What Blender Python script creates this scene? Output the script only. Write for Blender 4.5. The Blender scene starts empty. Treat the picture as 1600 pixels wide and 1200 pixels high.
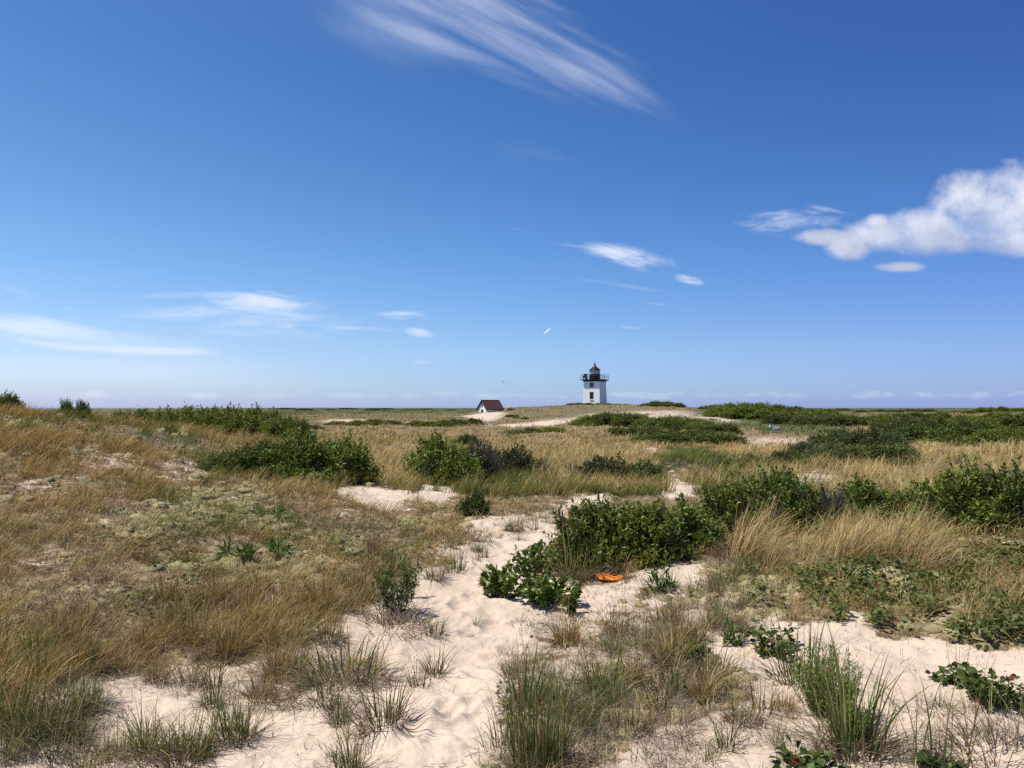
import bpy, math, random
import numpy as np
from math import radians, sin, cos, tan, pi

# ------------------------------------------------------------------ camera, sky, sun, exposure
sc = bpy.context.scene
FPX = 1200.0                       # focal length in photo pixels (photo 1600 px wide)
HOR = 637.0                        # row of the eye-level horizon
PITCH = math.atan((HOR - 600) / FPX)
cam_d = bpy.data.cameras.new('camera')
cam_d.sensor_width = 36; cam_d.lens = 36 * FPX / 1600
cam_d.clip_start = 0.05; cam_d.clip_end = 60000
cam = bpy.data.objects.new('camera', cam_d); sc.collection.objects.link(cam)
cam.rotation_euler = (pi / 2 + PITCH, 0, 0)
sc.camera = cam
sc.view_settings.view_transform = 'Standard'
sc.view_settings.look = 'None'
sc.view_settings.gamma = 1
sc.view_settings.exposure = 0.30

SUN_EL, SUN_AZ = 64.0, 268.0       # azimuth clockwise from +Y (the view direction)
world = bpy.data.worlds.new('World'); sc.world = world; world.use_nodes = True
world.cycles.sampling_method = 'MANUAL'; world.cycles.sample_map_resolution = 256
WT = world.node_tree; WT.nodes.clear()


class NG:
    """small helper to write shader maths"""
    def __init__(s, nt): s.nt = nt
    def node(s, t, **kw):
        n = s.nt.nodes.new(t)
        for k, v in kw.items(): setattr(n, k, v)
        return n
    def put(s, sock, v):
        if isinstance(v, bpy.types.NodeSocket): s.nt.links.new(v, sock)
        else: sock.default_value = v
    def m(s, op, a, b=0.0, c=None, clamp=False):
        n = s.node('ShaderNodeMath', operation=op); n.use_clamp = clamp
        s.put(n.inputs[0], a)
        if len(n.inputs) > 1: s.put(n.inputs[1], b)
        if c is not None: s.put(n.inputs[2], c)
        return n.outputs[0]
    def sstep(s, v, lo, hi):
        n = s.node('ShaderNodeMapRange', interpolation_type='SMOOTHSTEP')
        s.put(n.inputs[0], v); s.put(n.inputs[1], lo); s.put(n.inputs[2], hi)
        return n.outputs[0]
    def xyz(s, x, y, z):
        n = s.node('ShaderNodeCombineXYZ'); s.put(n.inputs[0], x); s.put(n.inputs[1], y); s.put(n.inputs[2], z)
        return n.outputs[0]
    def noise(s, vec, scale, detail=4.0, rough=0.55, dist=0.0, out=0):
        n = s.node('ShaderNodeTexNoise'); s.put(n.inputs['Vector'], vec)
        s.put(n.inputs['Scale'], scale); s.put(n.inputs['Detail'], detail)
        s.put(n.inputs['Roughness'], rough); s.put(n.inputs['Distortion'], dist)
        return n.outputs[out]
    def mix(s, f, a, b, blend='MIX'):
        n = s.node('ShaderNodeMix', data_type='RGBA', blend_type=blend)
        s.put(n.inputs[0], f); s.put(n.inputs[6], a); s.put(n.inputs[7], b)
        return n.outputs[2]
    def ramp(s, v, stops):
        n = s.node('ShaderNodeValToRGB'); e = n.color_ramp.elements
        while len(e) < len(stops): e.new(0.5)
        for i, (p, c) in enumerate(stops): e[i].position = p; e[i].color = (*c, 1)
        s.put(n.inputs[0], v); return n.outputs[0]


g = NG(WT)
sky = g.node('ShaderNodeTexSky', sky_type='NISHITA')
sky.sun_disc = False; sky.sun_elevation = radians(SUN_EL); sky.sun_rotation = radians(SUN_AZ)
sky.air_density = 1.0; sky.dust_density = 0.4; sky.ozone_density = 1.6; sky.altitude = 0
geo = g.node('ShaderNodeTexCoord')
sep = g.node('ShaderNodeSeparateXYZ'); WT.links.new(geo.outputs['Generated'], sep.inputs[0])
DX, DY, DZ = sep.outputs
hue = g.node('ShaderNodeHueSaturation'); hue.inputs['Saturation'].default_value = 1.16
hue.inputs['Value'].default_value = 1.0
WT.links.new(sky.outputs[0], hue.inputs['Color'])
# air colour: a cooler veil towards the horizon
elev = g.m('MAXIMUM', DZ, 0.0)
SKYT = [(0.0, (.66, .91, 2.08)), (.02, (.69, .93, 1.68)), (.08, (.78, .97, 1.41)), (.19, (.68, .95, 1.30)), (.28, (.60, .88, 1.19)), (.40, (.54, .80, 1.14)), (.8, (.54, .80, 1.14))]
tint = g.ramp(elev, [(p, tuple(c / 2 for c in col)) for p, col in SKYT])
side = g.ramp(g.m('ADD', g.m('MULTIPLY', DX, .5), .5), [(.2, (.66, .58, .515)), (.5, (.5, .5, .5)), (.8, (.375, .375, .45))])
skyc = g.mix(1.0, hue.outputs[0], tint, 'MULTIPLY')
skyc = g.mix(1.0, skyc, side, 'MULTIPLY')
skyc = g.mix(1.0, skyc, (4, 4, 4, 1), 'MULTIPLY')
# cloud layer: direction expressed on a plane one unit ahead (u right, v up)
dy = g.m('MAXIMUM', DY, 0.02)
U = g.m('DIVIDE', DX, dy); V = g.m('DIVIDE', DZ, dy)
front = g.sstep(DY, 0.02, 0.2)


def uv(px, py):
    # photo pixel -> u, v of that direction
    x = (px - 800) / FPX; yv = (600 - py) / FPX
    f = cos(PITCH) - yv * sin(PITCH); up = sin(PITCH) + yv * cos(PITCH)
    return x / f, up / f


def cloud(px, py, rx, ry, ang, strength, nscale, aniso=1.0, lo=0.35, hi=0.9, edge=0.9, detail=7.0, seed=0.0, rough=0.6):
    """one cloud: an ellipse of air broken up by stretched noise; returns its density 0..1"""
    cu, cv = uv(px, py); a = radians(ang)
    du = g.m('SUBTRACT', U, cu); dv = g.m('SUBTRACT', V, cv)
    p = g.m('ADD', g.m('MULTIPLY', du, cos(a)), g.m('MULTIPLY', dv, sin(a)))
    q = g.m('ADD', g.m('MULTIPLY', du, -sin(a)), g.m('MULTIPLY', dv, cos(a)))
    pn = g.m('DIVIDE', p, rx / FPX); qn = g.m('DIVIDE', q, ry / FPX)
    d2 = g.m('ADD', g.m('MULTIPLY', pn, pn), g.m('MULTIPLY', qn, qn))
    body = g.m('SUBTRACT', 1.0, d2)
    n = g.noise(g.xyz(g.m('MULTIPLY', p, 1.0 / aniso), q, seed), nscale * 2.2, detail, rough, 0.5)
    v = g.m('ADD', g.m('MULTIPLY', body, edge), g.m('MULTIPLY', g.m('SUBTRACT', n, 0.49), 4.6))
    return g.m('MULTIPLY', g.m('MULTIPLY', g.sstep(v, lo, hi + .8), g.sstep(body, -.25, 1.0)), min(.95, strength * GAIN))


CL = []
GAIN = 1.1
# high cirrus plume, top centre
CL += [cloud(715, -10, 350, 90, -28, 0.34, 16, 8, -0.2, 1.5, 1.0, 6, 1.0),
       cloud(835, 68, 270, 48, -30, 0.22, 14, 9, -0.2, 1.4, 1.0, 6, 2.0),
       cloud(740, 95, 230, 24, -24, 0.26, 12, 8, -0.1, 1.3, 1.0, 6, 3.0),
       cloud(940, 125, 130, 30, -27, 0.26, 14, 7, -0.2, 1.3, 1.0, 6, 3.4),
       cloud(600, 20, 160, 90, -30, 0.16, 6, 4, -0.3, 1.6, 1.0, 5, 4.0),
       cloud(820, 240, 90, 22, -10, 0.06, 9, 4, -0.2, 1.4, 1.0, 5, 5.0)]
# small bright lens cloud right of centre and wisps around it
CL += [cloud(985, 402, 88, 20, -12, 0.9, 24, 4, -0.1, 1.3, 1.0, 6, 6.0),
       cloud(1082, 437, 34, 10, -10, 0.5, 40, 3, 0.0, 1.2, 1.0, 5, 7.0),
       cloud(970, 446, 90, 5, -8, 0.18, 20, 8, -0.1, 1.2, 1.0, 4, 8.0),
       cloud(900, 384, 45, 4, -8, 0.15, 20, 6, -0.1, 1.2, 1.0, 4, 8.5),
       cloud(806, 358, 14, 3, -5, 0.15, 30, 4, -0.1, 1.2, 1.0, 4, 8.6),
       cloud(1030, 475, 30, 3, -6, 0.14, 20, 6, -0.1, 1.2, 1.0, 4, 9.0),
       cloud(985, 512, 22, 2.5, -4, 0.18, 20, 6, -0.1, 1.2, 1.0, 4, 9.1),
       cloud(855, 517, 10, 1.6, 40, 0.75, 20, 8, -0.4, 0.5, 1.0, 2, 9.5)]
# wisps left of the cumulus
CL += [cloud(1235, 345, 100, 26, 4, 0.42, 34, 4, 0.15, 1.3, 1.0, 7, 10.0),
       cloud(1295, 328, 40, 5, -12, 0.2, 26, 5, -0.1, 1.2, 1.0, 5, 10.5),
       cloud(1575, 252, 18, 6, 0, 0.22, 26, 3, -0.1, 1.2, 1.0, 5, 11.0)]
# streaks low on the left
CL += [cloud(405, 470, 125, 20, -4, 0.80, 22, 5, -0.1, 1.4, 1.0, 6, 12.0),
       cloud(300, 460, 110, 8, 2, 0.22, 16, 7, -0.1, 1.3, 1.0, 6, 12.5),
       cloud(390, 500, 230, 34, -2, 0.55, 24, 6, 0.1, 1.5, 1.0, 7, 13.0),
       cloud(40, 508, 150, 20, -8, 0.75, 14, 7, -0.1, 1.4, 1.0, 6, 14.0),
       cloud(120, 522, 270, 32, -5, 0.45, 14, 7, 0.0, 1.5, 1.0, 6, 14.4),
       cloud(95, 538, 80, 9, -6, 0.8, 22, 7, -0.1, 1.2, 1.0, 5, 15.0),
       cloud(240, 548, 160, 11, -2, 0.8, 22, 8, -0.1, 1.3, 1.0, 5, 16.0),
       cloud(560, 513, 75, 6, -2, 0.45, 30, 5, 0.0, 1.2, 1.0, 5, 17.0),
       cloud(628, 492, 52, 11, -2, 0.55, 30, 5, 0.1, 1.3, 1.0, 5, 18.0),
       cloud(655, 520, 34, 10, -10, 0.55, 30, 4, 0.0, 1.3, 1.0, 5, 18.5),
       cloud(658, 566, 18, 6, 0, 0.25, 30, 3, 0.0, 1.3, 1.0, 5, 19.0),
       cloud(25, 455, 40, 10, -20, 0.12, 20, 4, -0.1, 1.3, 1.0, 5, 19.5),
       cloud(115, 482, 22, 6, 0, 0.14, 20, 4, -0.1, 1.3, 1.0, 5, 19.7),
       cloud(25, 548, 8, 3, 0, 0.35, 30, 4, -0.1, 1.3, 1.0, 5, 19.8),
       cloud(150, 585, 420, 42, -1, 0.24, 6, 6, -0.5, 1.5, 1.0, 4, 20.0)]
# row of little clouds just over the horizon
row = g.m('SUBTRACT', V, uv(800, 617)[1])
rown = g.m('DIVIDE', row, 8.0 / FPX)
rowb = g.m('SUBTRACT', 1.0, g.m('MULTIPLY', rown, rown))
rn = g.noise(g.xyz(g.m('MULTIPLY', U, 0.35), V, 3.0), 60, 5, 0.6)
rn2 = g.noise(g.xyz(U, 0.0, 7.0), 9, 2, 0.5)
rv = g.m('ADD', rowb, g.m('ADD', g.m('MULTIPLY', g.m('SUBTRACT', rn, 0.55), 5.0), g.m('MULTIPLY', g.m('SUBTRACT', rn2, 0.5), 3.0)))
CL += [g.m('MULTIPLY', g.m('MULTIPLY', g.sstep(rv, 0.2, 2.4), 0.45), g.sstep(rowb, -0.6, 0.5))]
dens = CL[0]
for c in CL[1:]:
    dens = g.m('SUBTRACT', 1.0, g.m('MULTIPLY', g.m('SUBTRACT', 1.0, dens), g.m('SUBTRACT', 1.0, c)))
dens = g.m('MULTIPLY', dens, front)
skyc = g.mix(dens, skyc, (9.0, 9.4, 10.6, 1))
# cumulus at the right: several lobes, one noise
def lobe(px, py, rx, ry):
    cu, cv = uv(px, py)
    a = g.m('DIVIDE', g.m('SUBTRACT', U, cu), rx / FPX); b = g.m('DIVIDE', g.m('SUBTRACT', V, cv), ry / FPX)
    return g.m('SUBTRACT', 1.0, g.m('ADD', g.m('MULTIPLY', a, a), g.m('MULTIPLY', b, b)))
lob = None
for L in [(1548, 328, 92, 60), (1640, 325, 125, 72), (1450, 362, 85, 38), (1380, 366, 60, 28), (1330, 382, 38, 22), (1285, 370, 44, 13), (1500, 372, 100, 26), (1630, 375, 120, 28), (1408, 417, 36, 9), (1372, 348, 22, 16)]:
    l = lobe(*L); l = g.m('MAXIMUM', l, -3.0)
    lob = l if lob is None else g.m('SMOOTH_MAX', lob, l, 0.35)
UV = g.xyz(U, V, 4.2)
cn = g.noise(UV, 9, 8, 0.58, 0.25)
cn2 = g.noise(g.xyz(U, V, 9.1), 26, 5, 0.6)
cv_ = g.m('ADD', lob, g.m('ADD', g.m('MULTIPLY', g.m('SUBTRACT', cn, 0.48), 3.0), g.m('MULTIPLY', g.m('SUBTRACT', cn2, 0.5), 1.1)))
cd = g.m('MULTIPLY', g.sstep(cv_, -0.35, 1.15), 0.97)
cd = g.m('MULTIPLY', cd, front)
shade = g.noise(g.xyz(g.m('MULTIPLY', U, 0.8), V, 2.2), 13, 6, 0.55)
sh = g.m('ADD', shade, g.m('MULTIPLY', g.m('SUBTRACT', V, uv(0, 345)[1]), 2.8))
ccol = g.ramp(sh, [(0.34, (0.56, 0.61, 0.78)), (0.50, (0.82, 0.86, 1.0)), (0.62, (1.0, 1.0, 1.06))])
ccol = g.mix(1.0, ccol, (9.3, 9.3, 9.3, 1), 'MULTIPLY')
skyc = g.mix(cd, skyc, ccol)
bg = g.node('ShaderNodeBackground'); bg.inputs['Strength'].default_value = 0.085
WT.links.new(skyc, bg.inputs[0])
wo = g.node('ShaderNodeOutputWorld'); WT.links.new(bg.outputs[0], wo.inputs[0])

sun_d = bpy.data.lights.new('sun', 'SUN'); sun_d.energy = 4.7; sun_d.angle = radians(0.53); sun_d.color = (1.0, 0.945, 0.85)
sun = bpy.data.objects.new('sun', sun_d); sc.collection.objects.link(sun)
ea, aa = radians(SUN_EL), radians(SUN_AZ)
from mathutils import Vector, Matrix
sdir = Vector((sin(aa) * cos(ea), cos(aa) * cos(ea), sin(ea)))
sun.rotation_euler = sdir.to_track_quat('Z', 'Y').to_euler()
sc.cycles.max_bounces = 4; sc.cycles.diffuse_bounces = 2; sc.cycles.glossy_bounces = 2; sc.cycles.transmission_bounces = 4
sc.cycles.use_denoising = False

# ------------------------------------------------------------------ numpy helpers
RNG = np.random.default_rng(11)
_T = np.random.default_rng(5).random((256, 256))


def vnoise(x, y):
    xi = np.floor(x).astype(int); yi = np.floor(y).astype(int)
    fx = x - xi; fy = y - yi
    fx = fx * fx * (3 - 2 * fx); fy = fy * fy * (3 - 2 * fy)
    a = _T[xi & 255, yi & 255]; b = _T[(xi + 1) & 255, yi & 255]
    c = _T[xi & 255, (yi + 1) & 255]; d = _T[(xi + 1) & 255, (yi + 1) & 255]
    return (a * (1 - fx) + b * fx) * (1 - fy) + (c * (1 - fx) + d * fx) * fy


def fbm(x, y, oct=4, gain=0.5):
    s = 0; a = 1; t = 0
    for i in range(oct):
        s = s + a * vnoise(x * 2 ** i + 17.3 * i, y * 2 ** i + 9.1 * i); t += a; a *= gain
    return s / t


def nrm(v): return v / np.maximum(np.linalg.norm(v, axis=-1, keepdims=True), 1e-9)
def sm(a, b, x):
    t = np.clip((x - a) / (b - a), 0, 1); return t * t * (3 - 2 * t)


# ------------------------------------------------------------------ terrain: heights by bearing (photo column) and distance ahead
COLS = {
    -700: [(0.5, -1.6), (3, -1.6), (6, -1.3), (12, -0.8), (20, -.6), (60, -1.5), (200, -1), (500, -1)],
    -300: [(0.5, -1.6), (3, -1.55), (5, -1.2), (8, -.6), (12, -.15), (18, .1), (30, -.3), (60, -1.5), (100, -2), (200, -1.5), (500, -1)],
    0: [(0.5, -1.6), (3.2, -1.58), (5, -1.40), (8, -.95), (12, -.42), (16, -.10), (19, -.05), (25, -.35), (35, -1), (60, -2), (100, -2.2), (200, -1.6), (350, -1.2), (500, -1.0)],
    130: [(0.5, -1.6), (3.2, -1.6), (5, -1.47), (8, -1.08), (12, -.60), (16, -.32), (19, -.25), (25, -.45), (35, -1.1), (60, -2), (100, -2.2), (200, -1.6), (350, -1.2), (500, -1.0)],
    250: [(0.5, -1.6), (3.2, -1.6), (5, -1.52), (8, -1.2), (12, -.82), (16, -.60), (20, -.55), (26, -.7), (36, -1.3), (60, -2), (100, -2.2), (200, -1.4), (350, -.7), (500, -.45)],
    400: [(0.5, -1.6), (3.2, -1.6), (5, -1.56), (8, -1.34), (12, -1.15), (16, -1.02), (20, -.95), (25, -1.0), (36, -1.5), (60, -2.1), (100, -2.1), (200, -1.2), (300, -1.0), (420, -.45)],
    600: [(0.5, -1.6), (3.2, -1.6), (5, -1.6), (8, -1.57), (12, -1.50), (16, -1.5), (22, -1.6), (30, -1.8), (45, -2.1), (70, -2.3), (100, -2.3), (150, -1.9), (210, -1.1), (300, -.9), (420, -.45)],
    730: [(0.5, -1.6), (3.2, -1.6), (5, -1.63), (8, -1.62), (12, -1.58), (16, -1.6), (22, -1.7), (30, -1.9), (45, -2.15), (70, -2.3), (100, -2.3), (140, -2.2), (175, -1.75), (190, -1.7), (215, -1.1), (300, -.9), (420, -.45)],
    800: [(0.5, -1.6), (3.2, -1.6), (5, -1.63), (8, -1.63), (12, -1.6), (16, -1.62), (22, -1.75), (30, -1.9), (45, -2.15), (70, -2.3), (100, -2.3), (140, -2.1), (175, -1.5), (190, -1.1), (215, -.2), (245, .1), (300, -.6), (420, -.5)],
    860: [(0.5, -1.6), (3.2, -1.6), (5, -1.63), (8, -1.62), (12, -1.6), (16, -1.62), (22, -1.75), (30, -1.9), (45, -2.15), (70, -2.3), (100, -2.3), (140, -2.0), (170, -1.0), (190, -.3), (215, .55), (250, .7), (300, -.3), (420, -.5)],
    930: [(0.5, -1.6), (3.2, -1.6), (5, -1.62), (8, -1.6), (12, -1.58), (16, -1.6), (22, -1.7), (30, -1.9), (45, -2.15), (70, -2.3), (100, -2.3), (140, -1.7), (170, -.6), (195, .35), (225, 1.35), (255, 1.4), (300, 0), (420, -.9)],
    1040: [(0.5, -1.6), (3.2, -1.6), (5, -1.6), (8, -1.58), (12, -1.55), (16, -1.6), (22, -1.75), (30, -1.95), (45, -2.2), (70, -2.3), (95, -2.1), (125, -1.45), (150, -.5), (175, .25), (225, .6), (300, -.3), (420, -.5)],
    1130: [(0.5, -1.6), (3.2, -1.6), (5, -1.58), (8, -1.56), (12, -1.5), (16, -1.6), (22, -1.8), (30, -2), (45, -2.25), (70, -2.3), (95, -2.2), (125, -1.8), (150, -1.0), (175, -.5), (225, -.6), (300, -.7), (420, -.9)],
    1220: [(0.5, -1.6), (3.2, -1.6), (5, -1.57), (8, -1.54), (12, -1.5), (16, -1.6), (22, -1.85), (30, -2.05), (45, -2.3), (70, -2.4), (100, -2.3), (140, -1.8), (180, -1.1), (300, -.8), (450, -.7)],
    1400: [(0.5, -1.6), (3.2, -1.6), (5, -1.55), (8, -1.5), (12, -1.45), (16, -1.55), (22, -1.8), (30, -2), (45, -2.25), (70, -2.4), (100, -2.2), (200, -1.3), (330, -.7), (450, -.5), (600, -.6)],
    1600: [(0.5, -1.6), (3.2, -1.6), (5, -1.5), (8, -1.4), (12, -1.35), (16, -1.4), (22, -1.55), (30, -1.7), (45, -1.9), (70, -1.9), (100, -1.7), (200, -1.0), (330, -.5), (450, -.4), (600, -.5)],
    1950: [(0.5, -1.6), (3.2, -1.55), (5, -1.4), (8, -1.2), (12, -1.2), (22, -1.4), (45, -1.6), (100, -1.4), (200, -1), (400, -.6)],
    2600: [(0.5, -1.6), (3, -1.6), (6, -1.5), (12, -1.4), (30, -1.6), (100, -1.5), (400, -1)],
}
LR = np.linspace(math.log(0.3), math.log(1500), 520)
AZN = 721
AZ = np.linspace(-pi, pi, AZN)
_rows, _azs = [], []
for c, pts in sorted(COLS.items()):
    a = math.atan((c - 800) / FPX)
    d = np.array([p[0] for p in pts]); z = np.array([p[1] for p in pts])
    r = d / cos(a)
    zz = np.interp(LR, np.log(r), z)
    far = np.exp(LR)
    zz = zz + (-9.0 - zz) * sm(650, 1100, far)
    _rows.append(zz); _azs.append(a)
backz = np.interp(LR, np.log([0.5, 4, 10, 30, 100, 400]), [-1.6, -1.6, -1.5, -1.3, -1.5, -1]); backz = backz + (-9 - backz) * sm(650, 1100, np.exp(LR))
_rows = [backz] + _rows + [backz]; _azs = [-1.9] + _azs + [1.9]
_rows = np.array(_rows); _azs = np.array(_azs)
TAB = np.empty((AZN, len(LR)))
for j in range(len(LR)): TAB[:, j] = np.interp(AZ, _azs, _rows[:, j])


def blur(a, s, axis):
    n = int(3 * s); k = np.exp(-0.5 * (np.arange(-n, n + 1) / s) ** 2); k /= k.sum()
    p = [(0, 0), (0, 0)]; p[axis] = (n, n); b = np.pad(a, p, mode='edge'); o = np.zeros_like(a)
    for i, w in enumerate(k):
        o += w * (b[i:i + a.shape[0]] if axis == 0 else b[:, i:i + a.shape[1]])
    return o


TAB = blur(blur(TAB, 4, 0), 6, 1)


def Hbase(x, y):
    r = np.hypot(x, y); a = np.arctan2(x, y)
    i = (a + pi) / (2 * pi) * (AZN - 1); j = (np.log(np.maximum(r, .31)) - LR[0]) / (LR[1] - LR[0])
    i = np.clip(i, 0, AZN - 1.001); j = np.clip(j, 0, len(LR) - 1.001)
    i0 = i.astype(int); j0 = j.astype(int); fi = i - i0; fj = j - j0
    return (TAB[i0, j0] * (1 - fi) + TAB[i0 + 1, j0] * fi) * (1 - fj) + (TAB[i0, j0 + 1] * (1 - fi) + TAB[i0 + 1, j0 + 1] * fi) * fj


def H(x, y):
    x = np.asarray(x, float); y = np.asarray(y, float)
    r = np.hypot(x, y)
    z = Hbase(x, y)
    z = z + (fbm(x / 1.9 + 3, y / 1.9, 3) - .5) * 0.16 * sm(1.5, 5, r)
    z = z + (fbm(x / 9 + 31, y / 9 + 5, 3) - .5) * 0.55 * sm(14, 45, r)
    z = z + .42 * np.exp(-((x - 3.75) / 1.0) ** 2 - ((y - 18.0) / .8) ** 2) + .30 * np.exp(-((x - 6.0) / 2.0) ** 2 - ((y - 34.5) / 1.5) ** 2)
    z = z + (fbm(x / 38 + 7, y / 38 + 2, 3) - .5) * 1.1 * sm(240, 330, r)
    return z


def proj(x, y, z):
    f = y * cos(PITCH) + z * sin(PITCH); u = -y * sin(PITCH) + z * cos(PITCH)
    f = np.where(f < 0.05, 0.05, f)
    return 800 + FPX * x / f, 600 - FPX * u / f


def at(px, py, dmax=700):
    """the ground point seen in the direction of a photo pixel"""
    X = (px - 800) / FPX; Yv = (600 - py) / FPX
    d = np.array([X, cos(PITCH) - Yv * sin(PITCH), sin(PITCH) + Yv * cos(PITCH)])
    t = np.exp(np.linspace(math.log(1.2), math.log(dmax), 4000))
    z = H(d[0] * t, d[1] * t)
    hit = np.nonzero(d[2] * t < z)[0]
    i = hit[0] if len(hit) else len(t) - 1
    return d[0] * t[i], d[1] * t[i], float(z[i])


def inpoly(px, py, poly):
    ins = np.zeros(px.shape, bool); n = len(poly)
    for i in range(n):
        x1, y1 = poly[i]; x2, y2 = poly[(i + 1) % n]
        if y1 == y2: continue
        c = ((y1 > py) != (y2 > py)) & (px < (x2 - x1) * (py - y1) / (y2 - y1) + x1)
        ins ^= c
    return ins


# outlines of bare sand on the ground, named by where the photo shows them
SAND = [
    [(-500, 1500), (-300, 1230), (0, 1155), (100, 1100), (115, 1062), (190, 1050), (270, 1082), (380, 1080), (470, 1050), (535, 1000), (520, 960), (560, 935), (600, 925), (650, 895), (690, 862), (720, 846), (780, 812), (850, 797), (905, 800), (868, 840), (845, 880), (870, 905), (905, 930), (880, 955), (830, 990), (795, 1030), (775, 1090), (755, 1200), (700, 1500)],
    [(1120, 1010), (1180, 980), (1260, 965), (1340, 962), (1420, 988), (1500, 1000), (1560, 1012), (1700, 1030), (1900, 1250), (1900, 1600), (900, 1500), (960, 1230), (1010, 1130), (1100, 1110), (1160, 1080), (1130, 1050)],
    [(880, 905), (960, 905), (1000, 925), (960, 960), (900, 975), (850, 970)],
    [(990, 900), (1060, 882), (1110, 885), (1100, 910), (1030, 925), (985, 920)],
    [(515, 762), (570, 756), (625, 770), (640, 790), (600, 797), (540, 792)],
    [(635, 768), (690, 764), (716, 775), (712, 797), (670, 795)],
    [(1028, 740), (1048, 733), (1070, 742), (1092, 766), (1088, 786), (1045, 786), (1032, 765)],
    [(870, 772), (930, 765), (960, 775), (935, 795), (880, 790)],
    [(990, 699), (1036, 695), (1040, 706), (1003, 714)],
    [(488, 656), (590, 655), (592, 661), (520, 663)],
    [(705, 650), (740, 648), (765, 643), (782, 643), (795, 648), (780, 654), (768, 662), (766, 671), (750, 670), (754, 661), (742, 656)],
    [(775, 664), (830, 660), (880, 655), (880, 660), (800, 669)],
    [(1092, 647), (1118, 649), (1160, 659), (1155, 662), (1118, 656), (1095, 652)],
    [(1235, 745), (1300, 742), (1310, 756), (1250, 760)],
    [(1470, 700), (1500, 698), (1500, 706), (1472, 708)],
]
SPECK = [  # thin cover, sand showing between the plants
    [(225, 700), (310, 695), (330, 735), (300, 760), (240, 745)],
    [(120, 695), (200, 700), (215, 740), (160, 745), (120, 725)],
    [(0, 750), (70, 748), (70, 778), (0, 780)], [(130, 800), (200, 795), (210, 825), (140, 830)], [(40, 860), (110, 855), (120, 900), (50, 905)], [(330, 760), (400, 765), (400, 790), (330, 785)], [(85, 732), (150, 738), (150, 752), (90, 752)],
    [(820, 980), (1010, 950), (1060, 1100), (990, 1130), (960, 1500), (700, 1500), (760, 1130)],
    [(850, 920), (1150, 880), (1180, 960), (1120, 1010), (900, 980)],
    [(830, 656), (912, 650), (915, 662), (840, 667)], [(1000, 640), (1090, 640), (1090, 655), (1010, 655)], [(900, 645), (1010, 640), (1010, 655), (905, 657)],
    [(1150, 680), (1300, 680), (1300, 700), (1150, 700)],
    [(60, 1075), (560, 990), (520, 1080), (100, 1150)], [(440, 1000), (600, 980), (600, 1090), (460, 1110)], [(120, 1120), (420, 1110), (560, 1085), (560, 1110), (400, 1150), (140, 1160)], [(-50, 1120), (130, 1150), (120, 1260), (-50, 1260)], [(160, 1060), (420, 1050), (420, 1090), (180, 1085)],
    [(1360, 1050), (1480, 1060), (1500, 1100), (1400, 1110)],
    [(1420, 1130), (1600, 1130), (1600, 1260), (1420, 1260)],
]
LICHEN = [
    [(190, 795), (420, 785), (520, 800), (640, 800), (700, 805), (640, 860), (560, 900), (500, 930), (380, 910), (200, 890)],
    [(1150, 900), (1300, 880), (1500, 880), (1700, 870), (1700, 1010), (1500, 1000), (1340, 960), (1180, 975)],
    [(300, 745), (400, 760), (500, 770), (480, 830), (280, 810)],
    [(1000, 880), (1160, 870), (1160, 970), (1020, 980)],
    [(1370, 1065), (1470, 1070), (1480, 1090), (1400, 1095)], [(1380, 1165), (1560, 1160), (1560, 1230), (1380, 1230)],
]
VINE = [
    [(1170, 925), (1250, 900), (1330, 890), (1420, 900), (1500, 905), (1600, 880), (1750, 880), (1750, 1025), (1600, 1018), (1480, 1004), (1400, 985), (1330, 968), (1240, 970), (1190, 965)],
    [(1180, 990), (1250, 995), (1250, 1020), (1200, 1022)],
    [(1460, 860), (1700, 830), (1700, 900), (1480, 900)],
]
GOLD = [
    [(1130, 880), (1170, 815), (1300, 800), (1480, 795), (1510, 860), (1490, 905), (1350, 890), (1250, 870), (1160, 905)],
    [(1270, 700), (1420, 700), (1600, 690), (1750, 690), (1750, 740), (1500, 740), (1440, 790), (1300, 790), (1250, 750)],
    [(600, 690), (760, 690), (920, 690), (1010, 700), (960, 730), (700, 720), (600, 735)],
    [(560, 720), (630, 720), (640, 770), (570, 765)],
    [(800, 668), (1040, 668), (1020, 690), (800, 690)],
    [(780, 635), (1080, 628), (1080, 650), (800, 652)],
    [(1100, 700), (1220, 698), (1220, 712), (1110, 714)],
]
GREEN = [
    [(410, 630), (745, 630), (745, 645), (410, 648)],
    [(1040, 700), (1110, 705), (1150, 740), (1080, 735), (1020, 735)],
    [(1300, 632), (1700, 632), (1700, 645), (1300, 645)],
    [(1180, 664), (1330, 664), (1330, 676), (1180, 678)],
    [(200, 680), (300, 680), (310, 700), (210, 700)],
    [(1020, 640), (1150, 640), (1240, 655), (1240, 672), (1150, 670)],
]


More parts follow.
